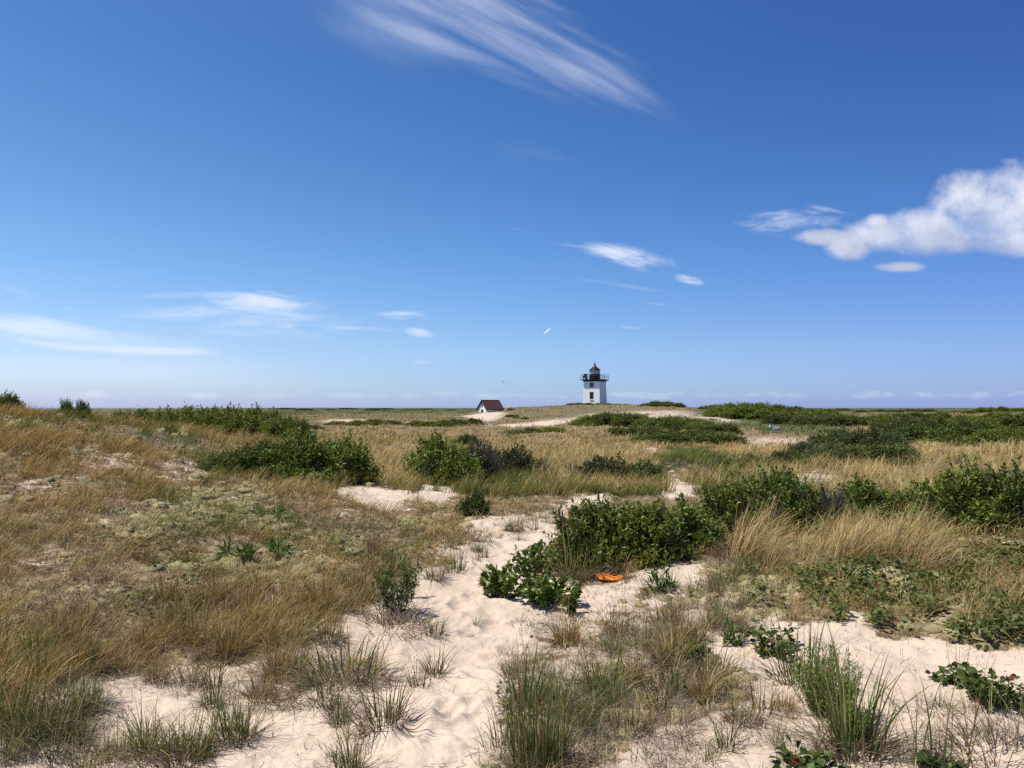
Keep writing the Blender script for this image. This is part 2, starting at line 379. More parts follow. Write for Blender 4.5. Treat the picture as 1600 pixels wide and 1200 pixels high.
def zones(x, y, z):
    """what grows where: dict of 0..1 weights for ground points"""
    px, py = proj(x, y, z)
    r = np.hypot(x, y)
    k = np.clip(9.0 / r, .05, 1.0)                         # wander of the outlines
    a = np.arctan2(x, y) * 40; b = np.log(np.maximum(r, .3)) * 14
    wx = (fbm(a + 5, b, 3) - .5) * 2; wy = (fbm(a + 50, b + 20, 3) - .5) * 2
    hx = (fbm(x * 3.1, y * 3.1 + 40, 3) - .5) * 2
    px = px + wx * 46 * k ** .5 + hx * 22 * k; py = py + (wy * 34 + hx * 14) * k
    out = {}
    behind = y < 1.0
    for nm, L in (('sand', SAND), ('speck', SPECK), ('lichen', LICHEN), ('vine', VINE), ('gold', GOLD), ('green', GREEN)):
        m = np.zeros(x.shape, bool)
        for P in L: m |= inpoly(px, py, P)
        m &= ~behind
        out[nm] = m.astype(float)
    near = sm(3.4, 2.4, r) * (np.abs(np.arctan2(x, y)) > 0) * behind
    out['sand'] = np.maximum(out['sand'], near)
    left = inpoly(px, py, [(-600, 500), (250, 630), (500, 660), (600, 760), (720, 800), (640, 900), (560, 960), (480, 1040), (380, 1075), (100, 1060), (0, 1130), (-600, 1500)])
    out['left'] = (left & ~behind).astype(float)
    return out


# ------------------------------------------------------------------ mesh + object helpers
COLL = sc.collection


def tag(o, label=None, cat=None, group=None, kind=None):
    if label: o['label'] = label
    if cat: o['category'] = cat
    if group: o['group'] = group
    if kind: o['kind'] = kind
    return o


def npmesh(name, verts, faces, cols=None, smooth=False, attrs=None):
    """faces: list of (n,k) index arrays"""
    me = bpy.data.meshes.new(name)
    verts = np.ascontiguousarray(verts, dtype=np.float32)
    me.vertices.add(len(verts)); me.vertices.foreach_set('co', verts.ravel())
    fl = [f for f in faces if len(f)]
    nl = sum(f.size for f in fl); nf = sum(len(f) for f in fl)
    me.loops.add(nl); me.polygons.add(nf)
    me.loops.foreach_set('vertex_index', np.concatenate([f.ravel() for f in fl]).astype(np.int32))
    tot = np.concatenate([np.full(len(f), f.shape[1]) for f in fl])
    st = np.concatenate([[0], np.cumsum(tot)[:-1]])
    me.polygons.foreach_set('loop_start', st.astype(np.int32))
    me.polygons.foreach_set('loop_total', tot.astype(np.int32))
    if smooth: me.polygons.foreach_set('use_smooth', np.ones(nf, bool))
    if cols is not None:
        ca = me.color_attributes.new('Col', 'FLOAT_COLOR', 'POINT')
        c4 = np.ones((len(verts), 4), np.float32); c4[:, :3] = cols
        ca.data.foreach_set('color', c4.ravel())
    for k, v in (attrs or {}).items():
        at_ = me.attributes.new(k, 'FLOAT', 'POINT'); at_.data.foreach_set('value', np.asarray(v, np.float32))
    me.update(calc_edges=True); me.validate()
    return me


def obj(name, me, mat=None, parent=None, loc=None):
    o = bpy.data.objects.new(name, me); COLL.objects.link(o)
    if mat is not None:
        me.materials.clear(); me.materials.append(mat)
    if parent is not None: o.parent = parent
    if loc is not None: o.location = loc
    return o


def empty(name, loc, rz=0.0):
    o = bpy.data.objects.new(name, None); COLL.objects.link(o); o.location = loc; o.rotation_euler = (0, 0, rz)
    o.empty_display_size = .2
    return o


def copy_tree(o):
    c = o.copy(); COLL.objects.link(c)
    for ch in list(o.children):
        d = ch.copy(); COLL.objects.link(d); d.parent = c
        for g_ in list(ch.children):
            e = g_.copy(); COLL.objects.link(e); e.parent = d
    return c


class Acc:
    def __init__(s): s.v = []; s.f = {}; s.c = []; s.n = 0
    def add(s, v, fs, c):
        s.v.append(v); s.c.append(c)
        for f in fs: s.f.setdefault(f.shape[1], []).append(f + s.n)
        s.n += len(v)
    def mesh(s, name, smooth=False):
        return npmesh(name, np.concatenate(s.v), [np.concatenate(f) for f in s.f.values()], np.concatenate(s.c), smooth)


def blades(acc, base, h, lean, lamt, w, c0, c1, segs=3, head=None, droop=1.0, wdir=None, rng=RNG):
    """grass blades as tapered ribbons. lean: (N,2) unit, lamt: sideways reach as share of height"""
    N = len(base)
    if N == 0: return
    t = np.linspace(0, 1, segs + 1)
    if wdir is None:
        a = rng.random(N) * pi * 2; wdir = np.stack([np.cos(a), np.sin(a)], 1)
    P = np.zeros((N, segs + 1, 3))
    for k, tk in enumerate(t):
        off = lamt * h * (0.35 * tk + 0.65 * tk ** 2.2)
        P[:, k, 0] = base[:, 0] + lean[:, 0] * off
        P[:, k, 1] = base[:, 1] + lean[:, 1] * off
        P[:, k, 2] = base[:, 2] + h * (tk - droop * 0.35 * np.minimum(lamt, 1.5) * tk ** 2.5)
    prof = np.maximum(1 - t ** 1.6, 0.0)
    W = np.repeat(prof[None, :], N, 0)
    if head is not None:
        hp = np.interp(t, [0, .62, .72, .85, 1], [0.55, .45, 1.5, 1.7, .2])
        W = np.where(head[:, None] > 0, hp[None, :] * head[:, None], W)
    W = W * w[:, None] * 0.5
    rows = segs
    Lf = P[:, :rows].copy(); Rt = P[:, :rows].copy()
    Lf[:, :, :2] -= wdir[:, None, :] * W[:, :rows, None]; Rt[:, :, :2] += wdir[:, None, :] * W[:, :rows, None]
    tip = P[:, -1:, :]
    per = rows * 2 + 1
    V = np.concatenate([Lf, Rt, tip], 1).reshape(-1, 3)
    idx = np.arange(N)[:, None] * per
    quads = []
    for k in range(rows - 1):
        quads.append(np.concatenate([idx + k, idx + rows + k, idx + rows + k + 1, idx + k + 1], 1))
    tris = np.concatenate([idx + rows - 1, idx + 2 * rows - 1, idx + per - 1], 1)
    tt = np.concatenate([t[:rows], t[:rows], [1.0]])
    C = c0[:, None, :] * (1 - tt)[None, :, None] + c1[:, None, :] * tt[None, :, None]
    fs = [tris] + ([np.concatenate(quads)] if quads else [])
    acc.add(V, fs, C.reshape(-1, 3))


def leaves(acc, base, d, L, Wd, c, fold=0.25, rounded=False, rng=RNG):
    """leaves: base (N,3), direction d (N,3); four points each, six when rounded"""
    N = len(base)
    d = nrm(d); ref = nrm(rng.normal(size=(N, 3)) * .55 + np.array([0, 0, 1.0]))
    s = nrm(np.cross(d, ref)); n = np.cross(s, d)
    L = L[:, None]; Wd = Wd[:, None] * .5
    if rounded:
        pts = [base, base + d * L * .25 + s * Wd * .8 + n * Wd * fold, base + d * L * .62 + s * Wd + n * Wd * fold, base + d * L - n * L * .12,
               base + d * L * .62 - s * Wd + n * Wd * fold, base + d * L * .25 - s * Wd * .8 + n * Wd * fold]
        k = 6; i = np.arange(N)[:, None] * k
        fs = [np.concatenate([np.concatenate([i, i + 1, i + 2, i + 3], 1), np.concatenate([i, i + 3, i + 4, i + 5], 1)])]
    else:
        pts = [base, base + d * L * .58 + s * Wd + n * Wd * fold, base + d * L, base + d * L * .58 - s * Wd + n * Wd * fold]
        k = 4; i = np.arange(N)[:, None] * k
        fs = [np.concatenate([np.concatenate([i, i + 1, i + 2], 1), np.concatenate([i, i + 2, i + 3], 1)])]
    V = np.stack(pts, 1).reshape(-1, 3)
    acc.add(V, fs, np.repeat(c, k, 0))


def twigs(acc, p0, p1, r0, c, sag=0.15, segs=3, rng=RNG):
    """thin three-sided tapering stems from p0 to p1"""
    N = len(p0)
    if N == 0: return
    t = np.linspace(0, 1, segs + 1)
    mid = (p0 + p1) * .5; ln = np.linalg.norm(p1 - p0, axis=1, keepdims=True)
    bow = rng.normal(size=(N, 3)) * ln * .07; bow[:, 2:3] -= ln * sag * .3; bow[:, :2] += (p1 - p0)[:, :2] * sag
    ax = nrm(p1 - p0); s = nrm(np.cross(ax, nrm(rng.normal(size=(N, 3))))); u = np.cross(ax, s)
    rings = []
    for tk in t:
        ctr = p0 * (1 - tk) + p1 * tk + bow * (4 * tk * (1 - tk)) * .5
        rr = (r0 * (1 - .75 * tk))[:, None]
        for q in range(3):
            an = q * 2 * pi / 3
            rings.append(ctr + (s * cos(an) + u * sin(an)) * rr)
    V = np.stack(rings, 1).reshape(-1, 3); per = 3 * (segs + 1)
    i = np.arange(N)[:, None] * per; fs = []
    for k in range(segs):
        for q in range(3):
            a = k * 3 + q; b = k * 3 + (q + 1) % 3
            fs.append(np.concatenate([i + a, i + b, i + b + 3, i + a + 3], 1))
    acc.add(V, [np.concatenate(fs)], np.repeat(c, per, 0))


def jit(c, n, v=.15, h=.06, rng=RNG):
    c = np.asarray(c, float)
    return np.clip(c[None, :] * (1 + rng.normal(size=(n, 1)) * v) * (1 + rng.normal(size=(n, 3)) * h), .004, .95)


# ------------------------------------------------------------------ materials
def mat_new(name):
    m = bpy.data.materials.new(name); m.use_nodes = True; nt = m.node_tree; nt.nodes.clear()
    return m, NG(nt)


def mat_leafy(name, gloss=0.0, trans=0.3, objvar=0.0, rough=.5, tint=(1, 1, 1)):
    m, n = mat_new(name)
    at_ = n.node('ShaderNodeAttribute', attribute_name='Col')
    col = n.mix(1.0, at_.outputs[0], (*tint, 1), 'MULTIPLY')
    if objvar:
        oi = n.node('ShaderNodeObjectInfo')
        f = n.m('ADD', 1 - objvar, n.m('MULTIPLY', oi.outputs['Random'], 2 * objvar))
        hs = n.node('ShaderNodeHueSaturation'); n.put(hs.inputs['Color'], col); n.put(hs.inputs['Value'], f)
        n.put(hs.inputs['Hue'], n.m('ADD', .5 - objvar * .05, n.m('MULTIPLY', n.m('FRACT', n.m('MULTIPLY', oi.outputs['Random'], 7.31)), objvar * .1)))
        col = hs.outputs[0]
    df = n.node('ShaderNodeBsdfDiffuse'); n.put(df.inputs[0], col)
    tr = n.node('ShaderNodeBsdfTranslucent'); n.put(tr.inputs[0], n.mix(1.0, col, (1.15, 1.15, .7, 1), 'MULTIPLY'))
    mx = n.node('ShaderNodeMixShader'); mx.inputs[0].default_value = trans
    n.nt.links.new(df.outputs[0], mx.inputs[1]); n.nt.links.new(tr.outputs[0], mx.inputs[2])
    out = mx.outputs[0]
    if gloss:
        gl = n.node('ShaderNodeBsdfGlossy'); gl.inputs['Roughness'].default_value = rough
        gl.inputs[0].default_value = (1, 1, 1, 1)
        m2 = n.node('ShaderNodeMixShader'); m2.inputs[0].default_value = gloss
        n.nt.links.new(out, m2.inputs[1]); n.nt.links.new(gl.outputs[0], m2.inputs[2]); out = m2.outputs[0]
    o = n.node('ShaderNodeOutputMaterial'); n.nt.links.new(out, o.inputs[0])
    return m


def mat_plain(name, col, rough=.6, metal=0.0, var=.12, vscale=3.0, bump=0.0, bscale=30.0, stretch=(1, 1, 1), spec=.4):
    m, n = mat_new(name)
    tc = n.node('ShaderNodeTexCoord'); mp = n.node('ShaderNodeMapping'); mp.inputs['Scale'].default_value = stretch
    n.nt.links.new(tc.outputs['Object'], mp.inputs[0])
    nz = n.noise(mp.outputs[0], vscale, 5, .6)
    a = tuple(c * (1 - var) for c in col); b = tuple(min(1, c * (1 + var)) for c in col)
    p = n.node('ShaderNodeBsdfPrincipled'); n.put(p.inputs['Base Color'], n.ramp(nz, [(.3, a), (.7, b)]))
    p.inputs['Roughness'].default_value = rough; p.inputs['Metallic'].default_value = metal
    p.inputs['Specular IOR Level'].default_value = spec
    if bump:
        bn = n.node('ShaderNodeBump'); bn.inputs['Strength'].default_value = bump; bn.inputs['Distance'].default_value = .02
        n.put(bn.inputs['Height'], n.noise(mp.outputs[0], bscale, 6, .6)); n.nt.links.new(bn.outputs[0], p.inputs['Normal'])
    o = n.node('ShaderNodeOutputMaterial'); n.nt.links.new(p.outputs[0], o.inputs[0])
    return m


M_grass = mat_leafy('dry_grass', 0, .16)
M_beach = mat_leafy('beach_grass', .012, .25, .18, .5)
M_leaf = mat_leafy('shrub_leaf', .022, .28, .20, .5)
M_leafn = mat_leafy('broad_leaf', .02, .30, .0, .5)
M_twig = mat_leafy('twig', 0, 0, .15)
M_litter = mat_leafy('litter', 0, 0)
M_lichen = None


def mat_ground():
    m, n = mat_new('sand_and_soil')
    tc = n.node('ShaderNodeTexCoord'); P = tc.outputs['Object']
    a_s = n.node('ShaderNodeAttribute', attribute_name='bare').outputs['Fac']
    a_g = n.node('ShaderNodeAttribute', attribute_name='greenish').outputs['Fac']
    fine = n.noise(P, 9, 6, .65); fine2 = n.noise(P, 60, 4, .6); big = n.noise(P, .9, 4, .6)
    sand = n.ramp(n.m('ADD', n.m('MULTIPLY', big, .6), n.m('MULTIPLY', fine2, .4)), [(.30, (.46, .36, .265)), (.50, (.565, .452, .345)), (.70, (.65, .535, .42))])
    sand = n.mix(n.m('MULTIPLY', n.sstep(n.noise(P, 3.2, 4, .6), .50, .66), .75), sand, (.50, .39, .315, 1))
    # dark organic specks
    vo = n.node('ShaderNodeTexVoronoi'); n.put(vo.inputs['Vector'], P); vo.inputs['Scale'].default_value = 26
    spk = n.m('MULTIPLY', n.sstep(vo.outputs['Distance'], .16, .06), n.sstep(n.noise(P, 2.3, 3, .6), .44, .62))
    sand = n.mix(n.m('MULTIPLY', spk, .75), sand, (.12, .085, .06, 1))
    soil = n.ramp(n.m('ADD', n.m('MULTIPLY', fine, .6), n.m('MULTIPLY', fine2, .4)), [(.36, (.055, .036, .018)), (.5, (.18, .122, .062)), (.64, (.44, .34, .21))])
    soilg = n.ramp(fine, [(.35, (.05, .052, .026)), (.65, (.16, .15, .075))])
    soil = n.mix(a_g, soil, soilg)
    v = n.m('ADD', a_s, n.m('MULTIPLY', n.m('SUBTRACT', n.m('ADD', n.m('MULTIPLY', fine, .5), n.m('MULTIPLY', n.noise(P, 3, 4, .6), .5)), .5), 2.6))
    f = n.sstep(v, .38, .66)
    col = n.mix(f, soil, sand)
    p = n.node('ShaderNodeBsdfPrincipled'); n.put(p.inputs['Base Color'], col); p.inputs['Roughness'].default_value = .95
    p.inputs['Specular IOR Level'].default_value = .15
    bn = n.node('ShaderNodeBump'); bn.inputs['Strength'].default_value = .55; bn.inputs['Distance'].default_value = .02
    hh = n.m('ADD', n.m('MULTIPLY', n.noise(P, 14, 5, .6), 1.0), n.m('MULTIPLY', n.noise(P, 90, 3, .6), .22))
    n.put(bn.inputs['Height'], hh); n.nt.links.new(bn.outputs[0], p.inputs['Normal'])
    o = n.node('ShaderNodeOutputMaterial'); n.nt.links.new(p.outputs[0], o.inputs[0])
    return m


# ------------------------------------------------------------------ ground sheet
def axis_az():
    f = np.linspace(-radians(39), radians(39), 900)
    b = np.linspace(radians(39), 2 * pi - radians(39), 150)[1:-1]
    return np.concatenate([f, b])


azs = axis_az()
rs = np.concatenate([np.exp(np.linspace(math.log(.35), math.log(2.2), 30))[:-1],
                     np.exp(np.linspace(math.log(2.2), math.log(16), 560))[:-1],
                     np.exp(np.linspace(math.log(16), math.log(500), 330))[:-1],
                     np.exp(np.linspace(math.log(500), math.log(1300), 25))])
A_, R_ = np.meshgrid(azs, rs, indexing='ij')
GX = R_ * np.sin(A_); GY = R_ * np.cos(A_); GZ = H(GX, GY)
zn = zones(GX, GY, GZ)
bare = np.clip(zn['sand'] + .60 * zn['speck'] * (1 - zn['sand']), 0, 1)
# plants' mounds and hollows
_n = int((azs < radians(39.01)).sum()); bare[:_n] = blur(blur(bare[:_n], 9, 0), 6.0, 1)
nearw = sm(40, 12, R_)
GZ = GZ + (fbm(GX * 2.2, GY * 2.2, 3) - .5) * .12 * nearw
GZ = GZ + (fbm(GX * 7, GY * 7, 4, .6) - .5) * .045 * nearw
# footprints along the trodden path
PATH = [at(*p) for p in [(690, 1195), (700, 1130), (690, 1060), (715, 1000), (735, 950), (750, 905), (770, 870), (800, 840), (850, 812)]]
PATH = [(0.0, 0.6, -1.6), (-.15, 1.6, -1.6)] + PATH
pr = np.random.default_rng(3)
for i in range(len(PATH) - 1):
    a, b = np.array(PATH[i][:2]), np.array(PATH[i + 1][:2]); L = np.linalg.norm(b - a)
    for k in range(int(L * 13)):
        c = a + (b - a) * pr.random() + pr.normal(size=2) * .30
        th = math.atan2(*(b - a)[::-1]) + pr.normal() * .35
        la, lb, dp = .10 + pr.random() * .05, .05 + pr.random() * .025, .008 + pr.random() ** 1.6 * .022
        m = (np.abs(GX - c[0]) < .4) & (np.abs(GY - c[1]) < .4)
        dx, dy_ = GX[m] - c[0], GY[m] - c[1]
        u = (dx * cos(th) + dy_ * sin(th)) / la; v = (-dx * sin(th) + dy_ * cos(th)) / lb
        q = u * u + v * v
        GZ[m] += -dp * np.exp(-q ** 1.5) + dp * .45 * np.exp(-(np.sqrt(q) - 1.5) ** 2 * 5)
na, nr = GX.shape
V = np.stack([GX, GY, GZ], -1).reshape(-1, 3)
ii = np.arange(na); jj = np.arange(nr - 1)
I, J = np.meshgrid(ii, jj, indexing='ij'); I2 = (I + 1) % na
Q = np.stack([I * nr + J, I * nr + J + 1, I2 * nr + J + 1, I2 * nr + J], -1).reshape(-1, 4)
# close the hole under the camera
ctr = len(V); V = np.concatenate([V, [[0, 0, -1.6]]])
T = np.stack([np.full(na, ctr), ii * nr, ((ii + 1) % na) * nr], -1)
greenish = np.clip(zn['green'] + sm(60, 150, R_) * .5, 0, 1)
me = npmesh('ground', V, [Q, T], None, True, {'bare': np.append(bare.ravel(), 1.0), 'greenish': np.append(greenish.ravel(), 0)})
ground = tag(obj('ground', me, mat_ground()), kind='structure')


def Hm(x, y):
    """height of the finished sheet (for planting)"""
    r = np.hypot(x, y)
    w = sm(40, 12, r)
    z = H(x, y) + (fbm(x * 2.2, y * 2.2, 3) - .5) * .12 * w + (fbm(x * 7, y * 7, 4, .6) - .5) * .045 * w
    return z - .012


# sea beyond the dunes
m_sea, n = mat_new('sea_water')
tc = n.node('ShaderNodeTexCoord'); p = n.node('ShaderNodeBsdfPrincipled')
p.inputs['Base Color'].default_value = (.03, .075, .13, 1); p.inputs['Roughness'].default_value = .25
bn = n.node('ShaderNodeBump'); bn.inputs['Strength'].default_value = .6; bn.inputs['Distance'].default_value = .4
n.put(bn.inputs['Height'], n.noise(tc.outputs['Object'], .12, 6, .6)); n.nt.links.new(bn.outputs[0], p.inputs['Normal'])
o = n.node('ShaderNodeOutputMaterial'); n.nt.links.new(p.outputs[0], o.inputs[0])
k = 72; rr_ = [900, 3000, 12000, 45000]
V = np.array([[r * sin(2 * pi * i / k), r * cos(2 * pi * i / k), -7.5] for r in rr_ for i in range(k)])
Q = np.array([[q * k + i, q * k + (i + 1) % k, (q + 1) * k + (i + 1) % k, (q + 1) * k + i] for q in range(3) for i in range(k)])
tag(obj('sea_water', npmesh('sea_water', V, [Q]), m_sea), kind='structure')
# ------------------------------------------------------------------ buildings
class BM:
    """boxes and prisms gathered into one mesh"""
    def __init__(s): s.v = []; s.f = []
    def hexa(s, p):
        b = len(s.v); s.v += [tuple(q) for q in p]
        for f in ((0, 3, 2, 1), (4, 5, 6, 7), (0, 1, 5, 4), (1, 2, 6, 5), (2, 3, 7, 6), (3, 0, 4, 7)): s.f.append([b + i for i in f])
    def box(s, x0, x1, y0, y1, z0, z1): s.hexa([(x0, y0, z0), (x1, y0, z0), (x1, y1, z0), (x0, y1, z0), (x0, y0, z1), (x1, y0, z1), (x1, y1, z1), (x0, y1, z1)])
    def frustum(s, a, za, b, zb): s.hexa([(-a, -a, za), (a, -a, za), (a, a, za), (-a, a, za), (-b, -b, zb), (b, -b, zb), (b, b, zb), (-b, b, zb)])
    def ngon(s, n, r0, z0, r1, z1, a0=0, cx=0, cy=0, cap=True):
        b = len(s.v)
        for r, z in ((r0, z0), (r1, z1)):
            for i in range(n): s.v.append((cx + r * cos(a0 + 2 * pi * i / n), cy + r * sin(a0 + 2 * pi * i / n), z))
        for i in range(n): s.f.append([b + i, b + (i + 1) % n, b + n + (i + 1) % n, b + n + i])
        if cap: s.f.append([b + i for i in range(n)][::-1]); s.f.append([b + n + i for i in range(n)])
    def bar(s, p, q, r, n=6):
        p = Vector(p); q = Vector(q); ax = (q - p).normalized(); u = ax.orthogonal().normalized(); w = ax.cross(u); b = len(s.v)
        for c in (p, q):
            for i in range(n): s.v.append(tuple(c + (u * cos(2 * pi * i / n) + w * sin(2 * pi * i / n)) * r))
        for i in range(n): s.f.append([b + i, b + (i + 1) % n, b + n + (i + 1) % n, b + n + i])
        s.f.append([b + i for i in range(n)][::-1]); s.f.append([b + n + i for i in range(n)])
    def build(s, name, mat, parent=None, loc=None):
        me = bpy.data.meshes.new(name); me.from_pydata(s.v, [], s.f); me.update()
        return obj(name, me, mat, parent, loc)


M_white = mat_plain('white_paint', (.87, .87, .86), .7, var=.03, vscale=.8)
M_black = mat_plain('black_iron', (.011, .0105, .012), .5, var=.3, spec=.2)
M_glass = mat_plain('lantern_glass', (.55, .6, .66), .15, var=.05)
M_dark = mat_plain('dark_opening', (.012, .013, .016), .3, var=.2)
M_pane = mat_plain('window_glass', (.03, .035, .045), .08, var=.2)
M_roof = mat_plain('red_roof_shingle', (.070, .023, .019), .85, var=.35, vscale=5, bump=.6, bscale=12, stretch=(1, 1, 4))
M_trim = mat_plain('dark_trim', (.02, .02, .022), .6, var=.2)
M_solar = mat_plain('solar_panel_face', (.012, .014, .03), .2, var=.2)
M_grey = mat_plain('galvanised_metal', (.35, .36, .38), .4, .6)

mpx = 236 / FPX
lx, ly = (929.5 - 800) / FPX * 236, 236.0
lh = empty('lighthouse', (lx, ly, 1.35), radians(-29.5))
tag(lh, 'white square lighthouse tower with black gallery and lantern on the dune crest', 'lighthouse')
b = BM(); ZT = 7.0; HB, HT = 2.84, 2.56
b.frustum(HB, -.8, HT, ZT)
tower = b.build('tower', M_white, lh)
def face_half(z): return HB + (HT - HB) * (z + .8) / (ZT + .8)
b = BM()      # flared black cornice under the gallery
b.frustum(HT + .03, ZT - .38, HT + .28, ZT - .08); b.frustum(HT + .28, ZT - .078, HT + .62, ZT + .12)
b.build('cornice', M_black, lh)
b = BM(); b.box(-3.36, 3.36, -3.36, 3.36, ZT + .123, ZT + .30); deck = b.build('gallery_deck', M_black, lh)
b = BM(); zr = ZT + .3; q = 3.26
for s_ in (-1, 1):
    for z_ in (.55, 1.02, 1.5):
        b.bar((-q, s_ * q, zr + z_), (q, s_ * q, zr + z_), .032); b.bar((s_ * q, -q, zr + z_), (s_ * q, q, zr + z_), .032)
    for t in (-1, -.5, 0, .5, 1):
        b.bar((t * q, s_ * q, zr), (t * q, s_ * q, zr + 1.5), .05); b.bar((s_ * q, t * q, zr), (s_ * q, t * q, zr + 1.5), .05)
b.build('railing', M_black, lh)
b = BM(); b.ngon(8, 1.62, zr + .002, 1.62, zr + 1.5, pi / 8); b.ngon(8, 1.72, zr + 1.503, 1.72, zr + 1.6, pi / 8)
b.build('lantern_base', M_black, lh)
b = BM(); b.ngon(8, 1.44, zr + 1.603, 1.44, zr + 2.82, pi / 8); b.build('lantern_glazing', M_glass, lh)
b = BM()
for i in range(8):
    a = pi / 8 + i * pi / 4; b.bar((1.5 * cos(a), 1.5 * sin(a), zr + 1.6), (1.5 * cos(a), 1.5 * sin(a), zr + 2.85), .07)
b.ngon(8, 1.55, zr + 2.80, 1.55, zr + 2.9, pi / 8)
b.ngon(6, .22, zr + 1.9, .22, zr + 2.5, 0, 0, 0)
b.build('lantern_frame', M_black, lh)
b = BM(); z0 = zr + 2.903
b.ngon(8, 1.86, z0, 1.80, z0 + .10, pi / 8); b.ngon(8, 1.80, z0 + .102, .95, z0 + .72, pi / 8, cap=True); b.ngon(8, .95, z0 + .723, .24, z0 + 1.42, pi / 8)
roof = b.build('lantern_roof', M_black, lh)
b = BM()
b.ngon(10, .2, z0 + 1.42, .2, z0 + 1.62); b.ngon(10, .2, z0 + 1.622, .34, z0 + 1.74); b.ngon(10, .34, z0 + 1.742, .34, z0 + 1.92); b.ngon(10, .34, z0 + 1.922, .06, z0 + 2.1)
b.build('vent_ball', M_black, roof)
b = BM(); b.bar((0, 0, z0 + 2.1), (0, 0, z0 + 3.4), .035); b.build('lightning_rod', M_black, roof)
# front face (towards the camera, turned a little left) is local -Y
def opening(name, xc, z, w, h, pane_mat, frame_mat):
    yf = -face_half(z); b = BM(); t = .09
    b.box(xc - w / 2 - t, xc + w / 2 + t, yf - .07, yf + .12, z + h / 2, z + h / 2 + t); b.box(xc - w / 2 - t, xc + w / 2 + t, yf - .09, yf + .12, z - h / 2 - t, z - h / 2)
    b.box(xc - w / 2 - t, xc - w / 2, yf - .07, yf + .12, z - h / 2, z + h / 2); b.box(xc + w / 2, xc + w / 2 + t, yf - .07, yf + .12, z - h / 2, z + h / 2)
    f = b.build(name, frame_mat, lh)
    b = BM(); b.box(xc - w / 2, xc + w / 2, yf - .045, yf + .1, z - h / 2, z + h / 2); b.build('pane', pane_mat, f)
    return f
opening('window', .08, 5.55, 1.1, 1.2, M_pane, M_trim)
opening('window', .08, 2.35, 1.0, 1.95, M_dark, M_trim)
b = BM(); b.box(-.6, .76, -face_half(1.1) - .22, -face_half(1.1) + .05, 1.02, 1.16); b.build('window_sill', M_white, lh)
# instruments on the gallery
b = BM(); b.hexa([(-3.0, -2.5, zr + .35), (-1.75, -2.5, zr + .35), (-1.75, -2.44, zr + .32), (-3.0, -2.44, zr + .32), (-2.75, -1.9, zr + 1.75), (-1.5, -1.9, zr + 1.75), (-1.5, -1.84, zr + 1.72), (-2.75, -1.84, zr + 1.72)])
b.build('solar_panel', M_solar, lh)
b = BM(); b.bar((-2.9, -2.3, zr), (-2.3, -1.9, zr + 1.5), .05); b.bar((-1.8, -2.3, zr), (-1.8, -1.9, zr + 1.6), .05); b.box(-2.5, -1.85, -1.8, -1.2, zr + .002, zr + .8)
b.build('battery_box', M_grey, lh)
b = BM(); b.bar((2.55, -2.6, zr), (2.55, -2.6, zr + 1.1), .06); b.ngon(8, .26, zr + .85, .26, zr + 1.25, 0, 2.55, -2.6); b.bar((2.2, -2.6, zr + .6), (2.9, -2.6, zr + .6), .05)
b.build('fog_horn', M_black, lh)

hx, hy = (766 - 800) / FPX * 195, 195.0
hs = empty('oil_house', (hx, hy, -1.75), radians(35))
tag(hs, 'small white gabled hut with dark red roof, left of the lighthouse', 'hut')
L2, W2, EH, RH = 2.55, 2.0, 1.45, 2.0   # half length (x), half width (y), eave height, rise
b = BM(); b.box(-L2 + .15, L2 - .15, -W2 + .15, W2 - .15, -.8, EH)
bb = len(b.v); x0, x1 = -L2 + .15, L2 - .15; yh = W2 - .15
b.v += [(x0, -yh, EH), (x0, yh, EH), (x0, 0, EH + RH * yh / W2), (x1, -yh, EH), (x1, yh, EH), (x1, 0, EH + RH * yh / W2)]
b.f += [[bb, bb + 2, bb + 1], [bb + 3, bb + 4, bb + 5], [bb, bb + 3, bb + 5, bb + 2], [bb + 1, bb + 2, bb + 5, bb + 4]]
b.build('wall', M_white, hs)
b = BM(); oh = .28; sl = RH / W2
for s_ in (-1, 1):
    ye, ze = s_ * (W2 + oh), EH - sl * oh + .06; yr, zr2 = 0, EH + RH + .06
    th = .12
    p = [(-L2 - .1, ye, ze), (L2 + .1, ye, ze), (L2 + .1, yr, zr2), (-L2 - .1, yr, zr2)]
    b.hexa(p + [(x, y, z + th) for x, y, z in p])
rf = b.build('roof', M_roof, hs)
b = BM()
for sx in (-1, 1):
    for s_ in (-1, 1):
        x0 = sx * (L2 + .1); x1 = sx * (L2 + .19); ye, ze = s_ * (W2 + oh + .02), EH - sl * oh - .06; zt = EH + RH - .04
        if x0 > x1: x0, x1 = x1, x0
        b.hexa([(x0, ye, ze), (x1, ye, ze), (x1, 0, zt), (x0, 0, zt), (x0, ye, ze + .3), (x1, ye, ze + .3), (x1, 0, zt + .3), (x0, 0, zt + .3)])
for s_ in (-1, 1): b.box(-L2 - .1, L2 + .1, min(s_ * (W2 + oh), s_ * (W2 + oh + .07)), max(s_ * (W2 + oh), s_ * (W2 + oh + .07)), EH - sl * oh - .02, EH - sl * oh + .17)
b.bar((-L2 - .15, 0, EH + RH + .2), (L2 + .15, 0, EH + RH + .2), .09)
b.build('roof_trim', M_trim, rf)
b = BM(); b.box(-L2 + .09, -L2 + .16, -.22, .22, EH + .45, EH + 1.15); b.build('gable_vent', M_dark, hs)
b = BM(); b.box(-L2 + .10, -L2 + .16, -.5, .5, -.7, EH - .15); b.build('door', M_trim, hs)

